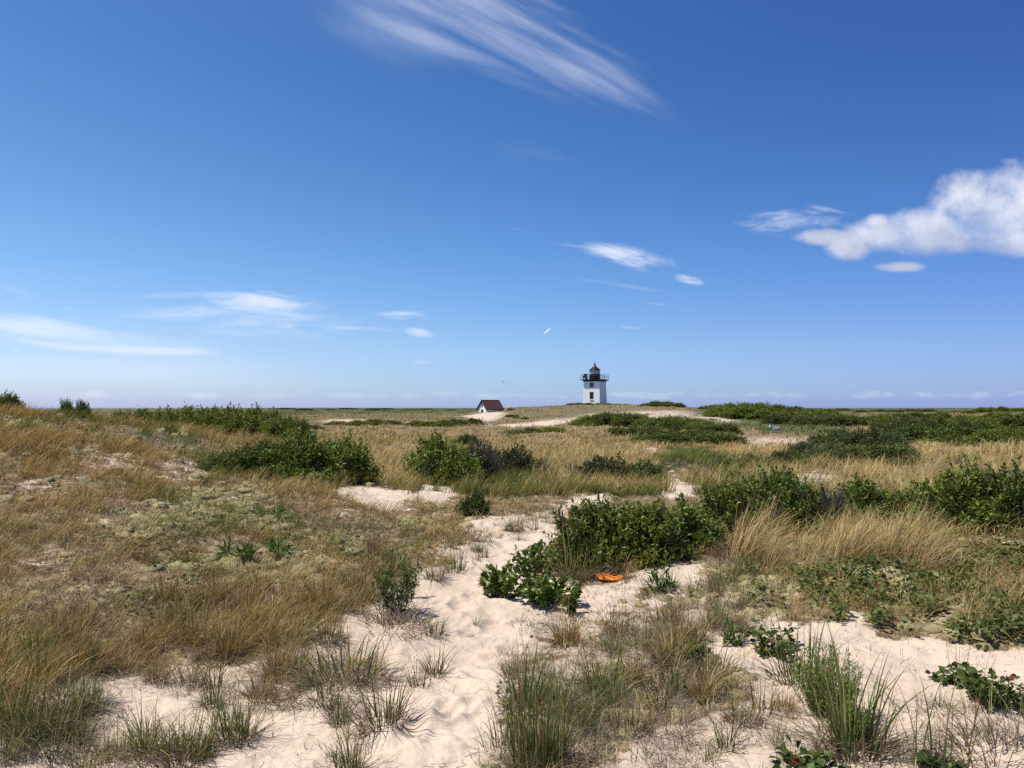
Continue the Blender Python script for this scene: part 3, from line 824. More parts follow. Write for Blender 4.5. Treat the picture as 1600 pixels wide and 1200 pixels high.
# gull
b = Acc(); 
gx, gy, gz = (787 - 800) / FPX * 180, 180.0, (HOR - 597) / FPX * 180
bm = BM(); 
for k, (x, r) in enumerate([(-.28, .03), (-.15, .08), (0, .1), (.16, .07), (.27, .04)]): pass
prof = [(-.3, .02), (-.16, .07), (0, .1), (.15, .075), (.24, .05), (.33, .012)]
for i in range(len(prof) - 1):
    bb = len(bm.v)
    for xx, r in (prof[i], prof[i + 1]):
        for q_ in range(8): bm.v.append((xx, r * cos(q_ * pi / 4), r * sin(q_ * pi / 4)))
    for q_ in range(8): bm.f.append([bb + q_, bb + (q_ + 1) % 8, bb + 8 + (q_ + 1) % 8, bb + 8 + q_])
gull = bm.build('gull', mat_plain('gull_feather', (.28, .28, .3), .8), None, (gx, gy, gz)); gull.rotation_euler = (radians(38), radians(-15), radians(60))
tag(gull, 'tiny grey gull flying in the sky above the red roofed hut', 'bird')
for s_ in (-1, 1):
    bm = BM(); t = .012
    pts = [(.1, 0, .04), (-.1, 0, .04), (-.02, s_ * .3, .14), (.13, s_ * .3, .14)]; pts2 = [(.13, s_ * .3, .14), (-.02, s_ * .3, .14), (-.12, s_ * .66, .05), (-.08, s_ * .66, .05)]
    for P_ in (pts, pts2): bm.hexa([*P_, *[(x, y, z + t) for x, y, z in P_]])
    bm.build('wing', gull.data.materials[0], gull)

# ------------------------------------------------------------------ shrubs
GRN = (.088, .120, .018); GRN2 = (.195, .240, .038); GRNB = (.10, .155, .035); GREY = (.15, .13, .12); OLIVE = (.075, .090, .032)


def bush_meshes(R, h, tips, per, ll, lw, seed, green=GRN, green2=GRN2, leafy=1.0, twigc=(.10, .08, .065), flat=False, narrow=False, bare_twigs=0, upr=1.0, tw=.006):
    rng = np.random.default_rng(seed)
    ph = rng.random(tips) * 2 * pi; ct = rng.random(tips) ** .75
    st = np.sqrt(1 - ct ** 2)
    lump = .52 + .80 * fbm(ph * 2.1 + seed * 3.1, ct * 4.2 + seed, 2) + rng.normal(size=tips) * .07
    dep = np.where(rng.random(tips) < .62, 1 - rng.random(tips) * .18, .35 + rng.random(tips) * .5)
    spike = 1 + (rng.random(tips) < .10) * rng.random(tips) * (.15 if ll < .062 else .04)
    tip = np.stack([np.cos(ph) * st * R * lump * dep, np.sin(ph) * st * R * lump * dep, np.maximum(ct * h * lump * dep * spike, .04 * h + rng.random(tips) * .08 * h)], 1)
    outw = tip * np.array([1 / R, 1 / R, .3 / h])
    d = nrm(nrm(outw) * .45 + np.array([0, 0, upr]) + rng.normal(size=(tips, 3)) * .28)
    acc = Acc()
    keep = rng.random(tips) < leafy
    tl = np.repeat(tip[keep], per, 0); dl = np.repeat(d[keep], per, 0); N = len(tl)
    s = rng.random(N) ** .8 * ll * 3.2
    rad = nrm(rng.normal(size=(N, 3)))
    ld = nrm(dl * (.45 + .5 * (1 - s[:, None] / (ll * 3.2))) + rad * .85)
    base = tl - dl * s[:, None] + rad * ll * .12
    cl = np.repeat(rng.random(keep.sum()), per)
    mixc = np.clip(cl * .7 + rng.random(N) * .45 - .1, 0, 1)[:, None]
    c = np.array(green) * (1 - mixc) + np.array(green2) * mixc
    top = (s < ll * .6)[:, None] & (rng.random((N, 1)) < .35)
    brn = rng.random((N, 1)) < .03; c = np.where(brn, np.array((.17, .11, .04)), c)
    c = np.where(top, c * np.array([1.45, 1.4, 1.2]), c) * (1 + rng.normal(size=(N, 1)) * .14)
    L = ll * (.7 + .6 * rng.random(N))
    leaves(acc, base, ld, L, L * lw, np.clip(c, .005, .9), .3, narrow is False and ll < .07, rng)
    fol = acc.mesh('foliage')
    acc = Acc()
    k = rng.random(tips) < .5
    p1 = tip[k] - d[k] * ll * .3
    p0 = p1 * np.array([.22, .22, 0]) + rng.normal(size=(k.sum(), 3)) * np.array([R * .1, R * .1, 0]); p0[:, 2] = -.05
    twigs(acc, p0, p1, np.full(len(p0), tw) * (.7 + .8 * rng.random(len(p0))), jit(twigc, len(p0), .25, .05, rng), .18, 3, rng)
    if bare_twigs:
        k = rng.integers(0, tips, bare_twigs); e = tip[k] + d[k] * (h * .16) * rng.random((bare_twigs, 1))
        p0 = tip[k] * .55 + rng.normal(size=(bare_twigs, 3)) * R * .05; p0[:, 2] = np.maximum(p0[:, 2], 0)
        twigs(acc, p0, e, np.full(bare_twigs, tw * .55), jit((.22, .185, .16), bare_twigs, .2, .05, rng), .1, 2, rng)
    return fol, acc.mesh('stems')


def make_bush(name, loc, rz, **kw):
    fol, stm = bush_meshes(**kw)
    r = empty(name, loc, rz)
    obj('foliage', fol, M_leaf, r); obj('stems', stm, M_twig, r)
    return r


def place(px, py):
    x, y, z = at(px, py); return x, y, float(Hm(np.array(x), np.array(y)))


# near shrubs, each grown on its own: px, py of the foot, width px, height px, type, label
NEAR = [
    (925, 893, 150, 118, 'a', 'dense dark green bayberry shrub right beside the sandy path, behind the orange scrap'),
    (1005, 884, 150, 116, 'a', 'tall dark green bayberry shrub just behind the orange scrap, second from the path'),
    (1072, 866, 120, 90, 'a', 'dark green bayberry shrub in the middle of the long thicket right of the path'),
    (1150, 845, 140, 112, 'a', 'bushy bayberry shrub of the thicket standing behind the leaning golden grass'),
    (1222, 832, 130, 104, 'a', 'round dark bayberry shrub left of the bare grey twiggy bush'),
    (1290, 826, 90, 86, 't', 'nearly leafless grey twiggy bush between two green bayberry shrubs'),
    (1345, 820, 110, 70, 'a', 'low bayberry shrub right of the grey twiggy bush, above the golden grass'),
    (1405, 815, 90, 60, 'a', 'small bayberry shrub at the right end of the low thicket, above the golden grass'),
    (1500, 838, 130, 122, 'a', 'tallest bayberry shrub near the right edge with upright jagged top'),
    (1575, 832, 150, 112, 'o', 'wide bayberry shrub at the right edge with bare branches showing beneath'),
    (1440, 815, 80, 62, 'a', 'small bayberry shrub tucked against the left side of the tall jagged one'),
    (395, 742, 120, 52, 'o', 'low olive green shrub at the left end of the shrub clump on the dune slope'),
    (462, 752, 130, 78, 'a', 'dark green shrub in the centre of the clump on the left slope'),
    (530, 750, 120, 74, 'a', 'dark green shrub at the right end of the clump on the left slope'),
    (340, 738, 60, 34, 'o', 'small bright green shrub beside the speckled sand on the left slope'),
    (690, 757, 110, 84, 'a', 'bright leafy bayberry shrub behind the two small sand patches'),
    (748, 752, 90, 74, 't', 'grey green twiggy bush beside the bright bayberry at the centre'),
    (800, 745, 110, 56, 'm', 'half bare shrub with grey twigs at the right end of the centre clump'),
    (730, 700, 40, 24, 'o', 'small green shrub sprouting from the golden grass behind the centre clump'),
    (945, 752, 110, 44, 'm', 'low brownish green shrub behind the sand ledge above the big thicket'),
    (1010, 752, 60, 36, 'o', 'small yellow green shrub left of the steep pale sand scarp'),
    (740, 806, 50, 42, 'o', 'small olive bush at the edge of the path on its left side'),
]
SH = {'a': dict(leafy=.94, bare_twigs=260), 'o': dict(leafy=.88, bare_twigs=120, green=(.062, .088, .016), green2=(.115, .15, .03)),
      't': dict(leafy=.18, bare_twigs=900, green=(.075, .085, .04), green2=(.10, .10, .05)),
      'm': dict(leafy=.55, bare_twigs=420, green=(.055, .075, .025), green2=(.085, .10, .04))}
for i, (px, py, w, h, ty, lab) in enumerate(NEAR):
    x, y, z = place(px, py); mp_ = y / FPX; R = w * mp_ / 2 * 1.12; hh = h * mp_ * .93
    ll = .046 if y < 13 else .060
    tips = int(np.clip(780 * (R * R * 3.1 + R * hh * 5) / 1.6, 320, 2200) * (1 if y < 13 else .7))
    yc = y + R * .45
    zc = float(Hm(np.array(x * yc / y), np.array(yc)))
    b_ = make_bush('bayberry_shrub' if ty in 'ao' else 'twiggy_shrub', (x * yc / y, yc, zc - .02), 0, R=R, h=hh, tips=tips, per=11, ll=ll, lw=.46, seed=i + 40, **SH[ty])
    tag(b_, lab, 'shrub')

# far shrubs: five grown kinds, copied and sized
PROT = []
for i, (ty, ll, tips) in enumerate([('a', .075, 1500), ('o', .075, 1500), ('a', .065, 1800), ('m', .075, 1300), ('o', .085, 1200)]):
    kw = dict(SH[ty]); kw['bare_twigs'] = 0
    if ty == 'm': kw['leafy'] = .92; kw['green'] = (.070, .092, .030); kw['green2'] = (.135, .160, .060)
    PROT.append(bush_meshes(R=1.0, h=1.0, tips=tips, per=9, ll=ll, lw=.6, seed=200 + i, tw=.012, upr=.7, **kw))


def far_shrub(px, py, w, h, ty, label, group=None, first=None, dist=None):
    if dist:   # hidden foot: stand it at that distance on the bearing
        a = (px - 800) / FPX; x, y = a * dist, dist; z = float(H(np.array(x), np.array(y)))
    else:
        x, y, z = at(px, py)
    mp_ = y / FPX
    fol, stm = PROT[ty]
    r = empty('dune_shrub', (x, y, z - .05), random.random() * 6.28)
    R = w * mp_ * .58
    hh = h * mp_ if not dist else max(h * mp_ * .92, .3)
    r.scale = (R, R * (.75 + .4 * random.random()), hh * 1.08)
    obj('foliage', fol, None, r); obj('stems', stm, None, r)
    return tag(r, label, 'shrub', group)


for f_, s_ in PROT: f_.materials.append(M_leaf); s_.materials.append(M_twig)
random.seed(4)
def top_shrub(px, topy, w, dist, ty, label, group=None):
    a = (px - 800) / FPX; x, y = a * dist, dist; z = float(H(np.array(x), np.array(y)))
    need = (HOR - topy) / FPX * dist - z
    return far_shrub(px, 0, w, max(need, .35) * FPX / dist, ty, label, group, dist=dist)

top_shrub(14, 611, 46, 19.5, 2, 'dark bushy shrub on the dune crest at the left edge against the sky')
top_shrub(-60, 606, 70, 20, 2, 'dark shrub on the dune crest just outside the left edge')
top_shrub(103, 622, 26, 19, 0, 'jagged leafy shrub on the left dune crest, the taller half of a close pair')
top_shrub(128, 624, 30, 18.6, 0, 'leafy shrub on the left dune crest, right half of a close pair')
G = 'shrubs in the dark band behind the left dune crest'
for px, ty_, w, dd in [(190, 639, 40, 27), (222, 637, 48, 29), (258, 637, 56, 31), (292, 635, 60, 33), (330, 634, 66, 34), (365, 633, 66, 33), (398, 634, 60, 31), (425, 640, 56, 29), (452, 648, 50, 28), (472, 654, 36, 27), (340, 642, 70, 28), (385, 643, 80, 27), (300, 645, 60, 28), (428, 652, 56, 26), (250, 644, 50, 27)]:
    top_shrub(px, ty_ + random.random() * 2, w, dd, random.choice([0, 0, 2]), '{} dark shrub from the left in the band behind the left dune crest', G)


def band(pts, w, h, n, kinds, label, group):
    """n shrubs along a line of photo points"""
    P_ = np.array(pts, float); cum = np.concatenate([[0], np.cumsum(np.hypot(*(P_[1:] - P_[:-1]).T))])
    for i in range(n):
        s_ = cum[-1] * (i + .2 + .6 * random.random()) / n
        px = np.interp(s_, cum, P_[:, 0]); py = np.interp(s_, cum, P_[:, 1])
        far_shrub(px, py + random.uniform(-1, 1), w * random.uniform(.75, 1.3), h * random.uniform(.7, 1.25), random.choice(kinds), label, group)


band([(915, 663), (1000, 668), (1075, 674), (1140, 678)], 50, 17, 12, [0, 0, 2, 1], '{} dark shrub from the left in the lower row below the lighthouse', 'shrubs in the patch below the lighthouse')
band([(930, 656), (985, 658), (1050, 664), (1110, 668)], 44, 11, 9, [0, 2, 0], '{} dark shrub from the left in the upper row below the lighthouse', 'shrubs in the patch below the lighthouse')
band([(1000, 692), (1060, 692), (1140, 692)], 50, 16, 8, [1, 4, 0], '{} green shrub from the left at the front of the hollow right of the meadow', 'shrubs in the hollow right of the meadow')
band([(960, 680), (1040, 684), (1120, 686)], 46, 12, 8, [1, 0, 4], '{} green shrub from the left at the back of the hollow right of the meadow', 'shrubs in the hollow right of the meadow')
band([(1110, 650), (1180, 654), (1260, 660), (1330, 660)], 46, 15, 10, [0, 1, 2], '{} green shrub from the left on the upper face of the right ridge', 'shrubs on the ridge right of the lighthouse')
band([(1200, 663), (1290, 664), (1380, 664)], 50, 12, 8, [1, 1, 3], '{} green shrub from the left at the foot of the right ridge', 'shrubs on the ridge right of the lighthouse')
for px, ty_, w in [(1100, 634, 26), (1118, 631, 34), (1140, 629, 36), (1163, 628.5, 36), (1188, 629, 40), (1213, 631, 40), (1240, 634, 40), (1268, 637, 36), (1292, 638, 30)]:
    top_shrub(px, ty_ + random.random(), w, 165 + random.random() * 14, random.choice([0, 0, 2]), '{} dark shrub from the left along the top of the long ridge at right', 'shrubs on top of the ridge right of the lighthouse')
for px, ty_, w in [(1008, 630, 22), (1024, 626, 26), (1042, 626.5, 28), (1060, 629, 22)]:
    top_shrub(px, ty_, w, 200 + random.random() * 6, 2, '{} shrub from the left on the rounded knoll right of the lighthouse', 'shrubs on the knoll right of the lighthouse')
for px, ty_, w in [(893, 629.5, 16), (905, 629, 18), (920, 629, 18), (936, 629.3, 18), (950, 629.6, 18), (965, 630.5, 16), (978, 631, 14)]:
    top_shrub(px, ty_, w, 226 + random.random() * 4, 2, '{} low dark shrub from the left at the foot of the lighthouse', 'low shrubs at the foot of the lighthouse')
band([(1290, 704), (1340, 706), (1400, 706)], 70, 28, 6, [3, 3, 1], '{} grey green shrub from the left in the low thicket, back row', 'grey green shrubs in the middle distance at right')
band([(1250, 716), (1330, 724), (1410, 722)], 70, 26, 7, [3, 3, 1], '{} grey green shrub from the left in the low thicket, front row', 'grey green shrubs in the middle distance at right')
band([(1120, 735), (1180, 728), (1250, 722)], 60, 18, 6, [3, 1], '{} olive shrub from the left in pale grass right of the sand scarp', 'olive shrubs right of the sand scarp')
band([(1370, 690), (1440, 692), (1520, 694), (1600, 696), (1700, 698)], 66, 30, 12, [0, 1, 3, 0], '{} green shrub from the left in the front row of the right bank', 'shrubs in the broad bank at right')
band([(1380, 676), (1450, 676), (1540, 676), (1640, 676)], 60, 22, 11, [0, 1, 2], '{} green shrub from the left in the middle row of the right bank', 'shrubs in the broad bank at right')
band([(1500, 664), (1560, 662), (1640, 660)], 46, 14, 7, [0, 2], '{} dark green shrub from the left in the back row of the right bank', 'shrubs in the broad bank at right')
band([(1340, 660), (1400, 656), (1480, 655)], 40, 9, 7, [1, 4], '{} small far shrub from the left on the grassy flat near the right horizon', 'far shrubs near the right horizon')
band([(1500, 646), (1560, 643), (1620, 642)], 30, 6, 6, [0, 2], '{} tiny dark shrub from the left in the far corner of the right horizon', 'tiny shrubs on the right horizon')
band([(1240, 642), (1330, 643), (1430, 643), (1500, 644)], 26, 3.5, 9, [0, 2, 1], '{} tiny dark shrub from the left along the middle of the right horizon', 'tiny shrubs on the right horizon')
band([(520, 664), (590, 664), (620, 663)], 40, 7, 4, [0, 3], '{} low shrub from the left on the far left part of the brown flat', 'low shrubs on the flat left of the hut')
band([(640, 667), (700, 666), (745, 664)], 40, 10, 5, [0, 3], '{} low dark shrub from the left on the brown flat beside the track', 'low shrubs on the flat left of the hut')
band([(790, 677), (830, 676), (880, 674)], 40, 7, 5, [0, 3], '{} low shrub from the left right of the sand track to the hut', 'low shrubs by the track to the hut')
band([(420, 668), (480, 672), (505, 668)], 36, 8, 4, [0, 3], '{} low shrub from the left at the right end of the left dune', 'low shrubs at the right end of the left dune')
band([(790, 650), (830, 656)], 18, 4, 3, [1, 0], '{} small shrub from the left beside the track just right of the hut', 'small shrubs right of the hut')
band([(430, 640), (520, 640), (600, 640), (720, 641)], 22, 2.2, 9, [1, 4], '{} tiny shrub from the left on the far grassy flat left of the hut', 'tiny shrubs on the far flat')
top_shrub(798, 637.5, 14, 196, 1, 'small round green shrub against the right end of the hut')

# ------------------------------------------------------------------ leafy plants in front
def leafy_plant(name, px, py, w, h, nst, label, kind='bay', seed=0, cat='plant'):
    rng = np.random.default_rng(seed); x, y, z = place(px, py); mp_ = y / FPX; W = w * mp_ / 2; Hh = h * mp_
    root = empty(name, (x, y, z - .01)); sa, la = Acc(), Acc()
    ph = rng.random(nst) * 2 * pi; out = W * np.sqrt(rng.random(nst)); hh = Hh * (1 - .35 * (out / W) ** 2) * (.6 + .4 * rng.random(nst))
    tip = np.stack([np.cos(ph) * out, np.sin(ph) * out, hh], 1); p0 = rng.normal(size=(nst, 3)) * np.array([.04, .04, 0]); p0[:, 2] = -.03
    twigs(sa, p0, tip, np.full(nst, .006 if kind == 'bay' else .003), jit((.10, .085, .05) if kind != 'feather' else (.12, .13, .05), nst, .2, .05, rng), .2, 4, rng)
    if kind == 'bay': per, L, lw, c1, c2, lo = 26, .060, .55, GRN, (.13, .20, .035), .3
    elif kind == 'willow': per, L, lw, c1, c2, lo = 30, .05, .22, (.07, .10, .025), (.15, .19, .045), .25
    elif kind == 'feather': per, L, lw, c1, c2, lo = 54, .026, .18, (.13, .165, .035), (.28, .33, .075), .15
    elif kind == 'ivy': per, L, lw, c1, c2, lo = 15, .040, .85, (.035, .06, .012), (.09, .13, .022), .2
    else: per, L, lw, c1, c2, lo = 14, .12, .16, (.04, .09, .02), (.09, .17, .03), .0
    t = lo + (1 - lo) * rng.random((nst, per)); ax = tip - p0
    ln = np.linalg.norm(ax, axis=1)[:, None, None]
    B = p0[:, None] + ax[:, None] * t[..., None]; B = B.reshape(-1, 3); N = len(B)
    B[:, :2] += (np.repeat(ax, per, 0)[:, :2]) * (.2 * 2 * (t * (1 - t)).reshape(-1, 1))
    d = nrm(np.repeat(nrm(ax), per, 0) * .6 + nrm(rng.normal(size=(N, 3))) * .8)
    if kind == 'ivy': d = nrm(d * np.array([1, 1, .2])); B = B + d * .03
    m_ = rng.random((N, 1)); c = np.array(c1) * (1 - m_) + np.array(c2) * m_
    if kind == 'ivy':
        red = rng.random((N, 1)) < .012; c = np.where(red, np.array([.22, .03, .02]), c)
    LL = L * (.6 + .7 * rng.random(N))
    leaves(la, B, d, LL, LL * lw, c, .25, kind in ('bay', 'ivy'), rng)
    obj('stems', sa.mesh('stems'), M_twig, root); obj('leaves', la.mesh('leaves'), M_leafn, root)
    return tag(root, label, cat)


leafy_plant('bayberry_seedling', 788, 934, 84, 58, 20, 'young dark green bayberry plant alone on the sand of the path', 'bay', 1)
leafy_plant('bayberry_seedling', 836, 905, 80, 66, 18, 'young bayberry plant with a tall bare twig touching the big shrub by the path', 'bay', 2)
leafy_plant('bayberry_seedling', 858, 945, 96, 54, 22, 'spreading young bayberry plant at the right edge of the path', 'bay', 3)
leafy_plant('leafy_weed', 618, 960, 74, 112, 46, 'tall narrow leaved green weed rising from dead grass left of the path', 'willow', 4)
leafy_plant('leafy_weed', 640, 930, 40, 80, 10, 'thin yellow green weed right behind the tall green weed left of the path', 'willow', 5)
leafy_plant('feathery_bush', 1290, 1118, 110, 130, 120, 'feathery light green bush standing on the right hand sand', 'feather', 6)
leafy_plant('feathery_bush', 1325, 1150, 70, 75, 44, 'small feathery bush in front of the larger feathery one', 'feather', 16)
leafy_plant('poison_ivy', 1555, 1105, 130, 60, 22, 'broad leaved plant with one red leaf low at the right edge', 'ivy', 7)
leafy_plant('poison_ivy', 1500, 1075, 70, 34, 10, 'broad leaved sprig reaching left onto the sand near the right edge', 'ivy', 17)
leafy_plant('poison_ivy', 1215, 1030, 60, 34, 9, 'small dark broad leaved plant on the sand left of the feathery bush', 'ivy', 8)
leafy_plant('leafy_plant', 1255, 1200, 90, 45, 20, 'bright green leafy plant cut by the bottom edge below the feathery bush', 'ivy', 9)
leafy_plant('leafy_plant', 1470, 1212, 70, 40, 14, 'dark green leafy plant cut by the bottom edge at the right', 'ivy', 10)
leafy_plant('rosette_plant', 424, 815, 50, 26, 7, 'bright yellow green rosette plant among lichen cushions, the upper of two', 'ros', 11)
leafy_plant('rosette_plant', 432, 870, 46, 28, 7, 'dark green spiky rosette plant among lichen cushions, the lower of two', 'ros', 12)
leafy_plant('rosette_plant', 350, 868, 30, 24, 6, 'small bright green rosette left of the dark spiky one', 'ros', 13)
leafy_plant('rosette_plant', 388, 878, 34, 30, 7, 'green leafy rosette between the small one and the spiky dark one', 'ros', 14)
leafy_plant('goldenrod', 1145, 1010, 34, 44, 8, 'upright dark green goldenrod at the left corner of the right hand sand', 'willow', 18)
leafy_plant('goldenrod', 1080, 1030, 40, 40, 9, 'dark green leafy sprig among dead grass left of the right hand sand', 'ivy', 19)
leafy_plant('goldenrod', 1032, 925, 40, 40, 8, 'small dark rosette of long leaves on the litter right of the orange scrap', 'ros', 20)
leafy_plant('goldenrod', 895, 955, 20, 40, 4, 'thin upright green sprig right of the spreading bayberry plant', 'bay', 21)

# orange scrap: a torn, bent piece of orange foam lying in front of the big shrub
x, y, z = place(954, 905)
rng = np.random.default_rng(8); nu = 40
V_ = []; F_ = []
rings = [0, .35, .7, .93, 1.0, .96, .6, 0]; zs = [.040, .040, .036, .028, .014, .002, 0, 0]
rad = [1 + .10 * sin(3 * a + 1) + .05 * sin(7 * a) + .14 * cos(2 * a) for a in np.linspace(0, 2 * pi, nu, endpoint=False)]
for k_, (rr, zz) in enumerate(zip(rings, zs)):
    for i in range(nu):
        a = 2 * pi * i / nu; px_, py_ = rr * rad[i] * .125 * cos(a), rr * rad[i] * .085 * sin(a)
        V_.append((px_, py_, zz * .5 + .010 * sin(9 * px_ + 3) + .12 * py_ + .006 * sin(30 * py_)))
for k_ in range(len(rings) - 1):
    for i in range(nu): F_.append([k_ * nu + i, k_ * nu + (i + 1) % nu, (k_ + 1) * nu + (i + 1) % nu, (k_ + 1) * nu + i])
me = bpy.data.meshes.new('orange_scrap'); me.from_pydata(V_, [], F_); me.polygons.foreach_set('use_smooth', [True] * len(F_)); me.validate()
osc = obj('orange_scrap', me, mat_plain('orange_foam', (.76, .21, .025), .8, var=.22, vscale=20, bump=.3, bscale=40), None, (x, y, z + .03))
tag(osc, 'bright orange torn scrap lying at the foot of the big shrub beside the path', 'litter')
bm = BM()
for i in range(5): bm.bar((-.01 + .016 * i, .01 + .012 * sin(i * 2), .026), (.008 + .016 * i, .014 - .01 * sin(i), .028), .005)
bm.build('dark_mark', M_dark, osc)

# pale driftwood-and-plastic scrap far off at right
x, y, z = at(1210, 673)
bm = BM()
bm.hexa([(-.65, -.2, .55), (-.25, -.2, .5), (-.25, .2, .5), (-.65, .2, .55), (-.6, -.2, .85), (-.3, -.2, .8), (-.3, .2, .8), (-.6, .2, .85)])
bm.hexa([(-.25, -.25, .35), (.5, -.25, .4), (.5, .25, .4), (-.25, .25, .35), (-.2, -.2, .6), (.7, -.2, .66), (.7, .2, .66), (-.2, .2, .6)])
bm.bar((-.45, 0, -.1), (-.45, 0, .6), .05); bm.bar((.5, 0, -.1), (.5, 0, .45), .05)
pdb = tag(bm.build('pale_debris', mat_plain('faded_blue_plastic', (.45, .56, .60), .5), None, (x, y, z - .12)), 'small pale blue debris showing above grass in the middle distance at right', 'litter'); pdb.scale = (.7, .7, .8)

# ------------------------------------------------------------------ beach grass tufts
def tuft_meshes(seed, n, h, spread, reach, dead, col0=(.066, .088, .020), col1=(.155, .195, .042), wid=.0066, tan_=.26, bias=(0, 0)):
    rng = np.random.default_rng(seed); a = Acc()
    ph = rng.random(n) * 2 * pi; r = spread * np.sqrt(rng.random(n))
    base = np.stack([np.cos(ph) * r, np.sin(ph) * r, np.full(n, -.02)], 1)
    lean = nrm(np.stack([np.cos(ph), np.sin(ph)], 1) + rng.normal(size=(n, 2)) * .6 + np.array(bias))
    la = np.abs(rng.normal(size=n)) * reach * .55 + .05
    hh = h * (.45 + .55 * rng.random(n)); hh = hh * (1 - .2 * np.minimum(la, 1))
    tn = (rng.random((n, 1)) < tan_)
    c0 = np.where(tn, jit((.28, .20, .10), n, .2, .06, rng), jit(col0, n, .2, .08, rng)); c1 = np.where(tn, jit((.40, .30, .15), n, .2, .06, rng), jit(col1, n, .2, .08, rng))
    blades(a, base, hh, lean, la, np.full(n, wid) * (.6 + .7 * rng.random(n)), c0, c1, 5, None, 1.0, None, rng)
    m1 = a.mesh('blades'); a = Acc()
    if dead:
        ph = rng.random(dead) * 2 * pi; r = spread * 1.3 * np.sqrt(rng.random(dead))
        base = np.stack([np.cos(ph) * r, np.sin(ph) * r, np.full(dead, -.01)], 1)
        lean = nrm(np.stack([np.cos(ph), np.sin(ph)], 1) + rng.normal(size=(dead, 2)) * .7)
        hh = h * (.15 + .25 * rng.random(dead))
        blades(a, base, hh, lean, .6 + 1.6 * rng.random(dead), np.full(dead, wid), jit((.13, .095, .065), dead, .3, .05, rng), jit((.27, .21, .15), dead, .3, .05, rng), 4, None, 1.1, None, rng)
        return m1, a.mesh('dead_thatch')
    return m1, None


TP = [tuft_meshes(300, 70, .50, .08, .8, 110), tuft_meshes(301, 44, .42, .06, 1.0, 60), tuft_meshes(302, 130, .62, .14, .8, 260),
      tuft_meshes(303, 24, .36, .05, .9, 30), tuft_meshes(304, 80, .42, .12, 1.0, 230, tan_=.5), tuft_meshes(305, 280, .75, .17, .6, 420, tan_=.4),
      tuft_meshes(306, 130, .26, .06, .9, 190, (.19, .115, .045), (.40, .25, .10), .005, .5),
      tuft_meshes(307, 14, .5, .08, .4, 0, (.10, .11, .04), (.2, .2, .08), .0045, .4),
      tuft_meshes(308, 40, .2, .03, 1.6, 10, (.11, .15, .035), (.17, .22, .06), .006, .1),
      tuft_meshes(309, 54, .50, .10, 1.0, 130, tan_=.35), tuft_meshes(310, 36, .42, .08, .7, 70, tan_=.2), tuft_meshes(311, 100, .62, .18, .9, 300, tan_=.4),
      tuft_meshes(312, 20, .36, .07, 1.2, 50, tan_=.5), tuft_meshes(313, 50, .42, .15, 1.3, 300, (.12, .11, .07), (.22, .20, .13), .005, .5),
      tuft_meshes(314, 120, .50, .08, 1.3, 90, (.30, .20, .08), (.70, .48, .22), .005, .4, (2.2, .3)), tuft_meshes(315, 80, .55, .10, 1.6, 60, (.26, .20, .07), (.62, .47, .19), .005, .3, (2.4, -.2))]
TH = [.50, .42, .62, .36, .42, .75, .26, .5, .2, .50, .42, .62, .36, .42, .46, .48]
ALT = {0: 9, 1: 10, 2: 11, 3: 12, 4: 13, 14: 15}
for a_, b_ in TP:
    a_.materials.append(M_beach)
    if b_: b_.materials.append(M_beach)
random.seed(9)


def tuft(px, py, hpx, ty, label, group=None, wide=1.0):
    if ty in ALT and random.random() < .5: ty = ALT[ty]
    x, y, z = place(px, py); s_ = (1.32 if py > 1020 else 1.2) * hpx * y / FPX / (TH[ty] * .88)
    r = empty('brown_grass_tuft' if ty == 6 else 'golden_grass_tuft' if ty in (14, 15) else 'beach_grass_tuft', (x, y, z), random.uniform(-.4, .4) if ty in (14, 15) else random.random() * 6.28)
    r.scale = (s_ * wide, s_ * wide, s_); r.rotation_euler = (random.uniform(-.1, .1), random.uniform(-.02, .16), r.rotation_euler.z)
    obj('blades', TP[ty][0], None, r)
    if TP[ty][1]: obj('dead_thatch', TP[ty][1], None, r)
    return tag(r, label, 'grass tuft', group)


tuft(842, 1196, 158, 5, 'largest green beach grass tuft, right of the path at the bottom', None, .72)
tuft(822, 1120, 105, 0, 'tall green beach grass tuft just behind the largest one right of the path')
tuft(885, 1165, 90, 4, 'green and tan grass tuft pressed against the right of the largest tuft')
tuft(785, 1165, 90, 1, 'thin leaning tuft on the path side of the largest grass tuft')
tuft(598, 1140, 105, 0, 'upright green tuft on the sand left of the path with dead stems at its foot')
tuft(545, 1200, 75, 0, 'green tuft cut by the bottom edge, left of the path')
tuft(680, 1052, 60, 1, 'arching green tuft at the left edge of the path, in front of the tall weed')
tuft(652, 1076, 55, 3, 'sparse thin tuft just left of the arching tuft on the path edge')
tuft(680, 1000, 45, 1, 'small spiky tuft on the sand right of the tall green weed')
tuft(737, 998, 14, 8, 'tiny isolated grass sprig lying in the middle of the path', None, 1.3)
tuft(745, 987, 20, 8, 'short curved sprig in the path below the young bayberry')
tuft(680, 908, 48, 0, 'small upright tuft where the path narrows, the nearer of a pair')
tuft(712, 895, 52, 1, 'small tuft where the path narrows, the farther of a pair')
tuft(802, 832, 38, 0, 'tuft in the middle of the path where it disappears, left one')
tuft(830, 828, 40, 1, 'tuft in the middle of the path where it disappears, right one')
tuft(760, 850, 34, 3, 'thin tuft at the left edge of the upper path')
tuft(905, 905, 90, 2, 'tall green grass tuft growing against the left side of the big shrub')
tuft(935, 900, 60, 1, 'short tuft directly left of the orange scrap')
tuft(1160, 1130, 55, 4, 'round green and brown tuft on sand left of the feathery bush')
tuft(1225, 1105, 34, 6, 'small round brown grass tuft just left of the feathery bush', None, 1.1)
tuft(1248, 1065, 110, 1, 'tall thin green tuft standing behind the feathery bush')
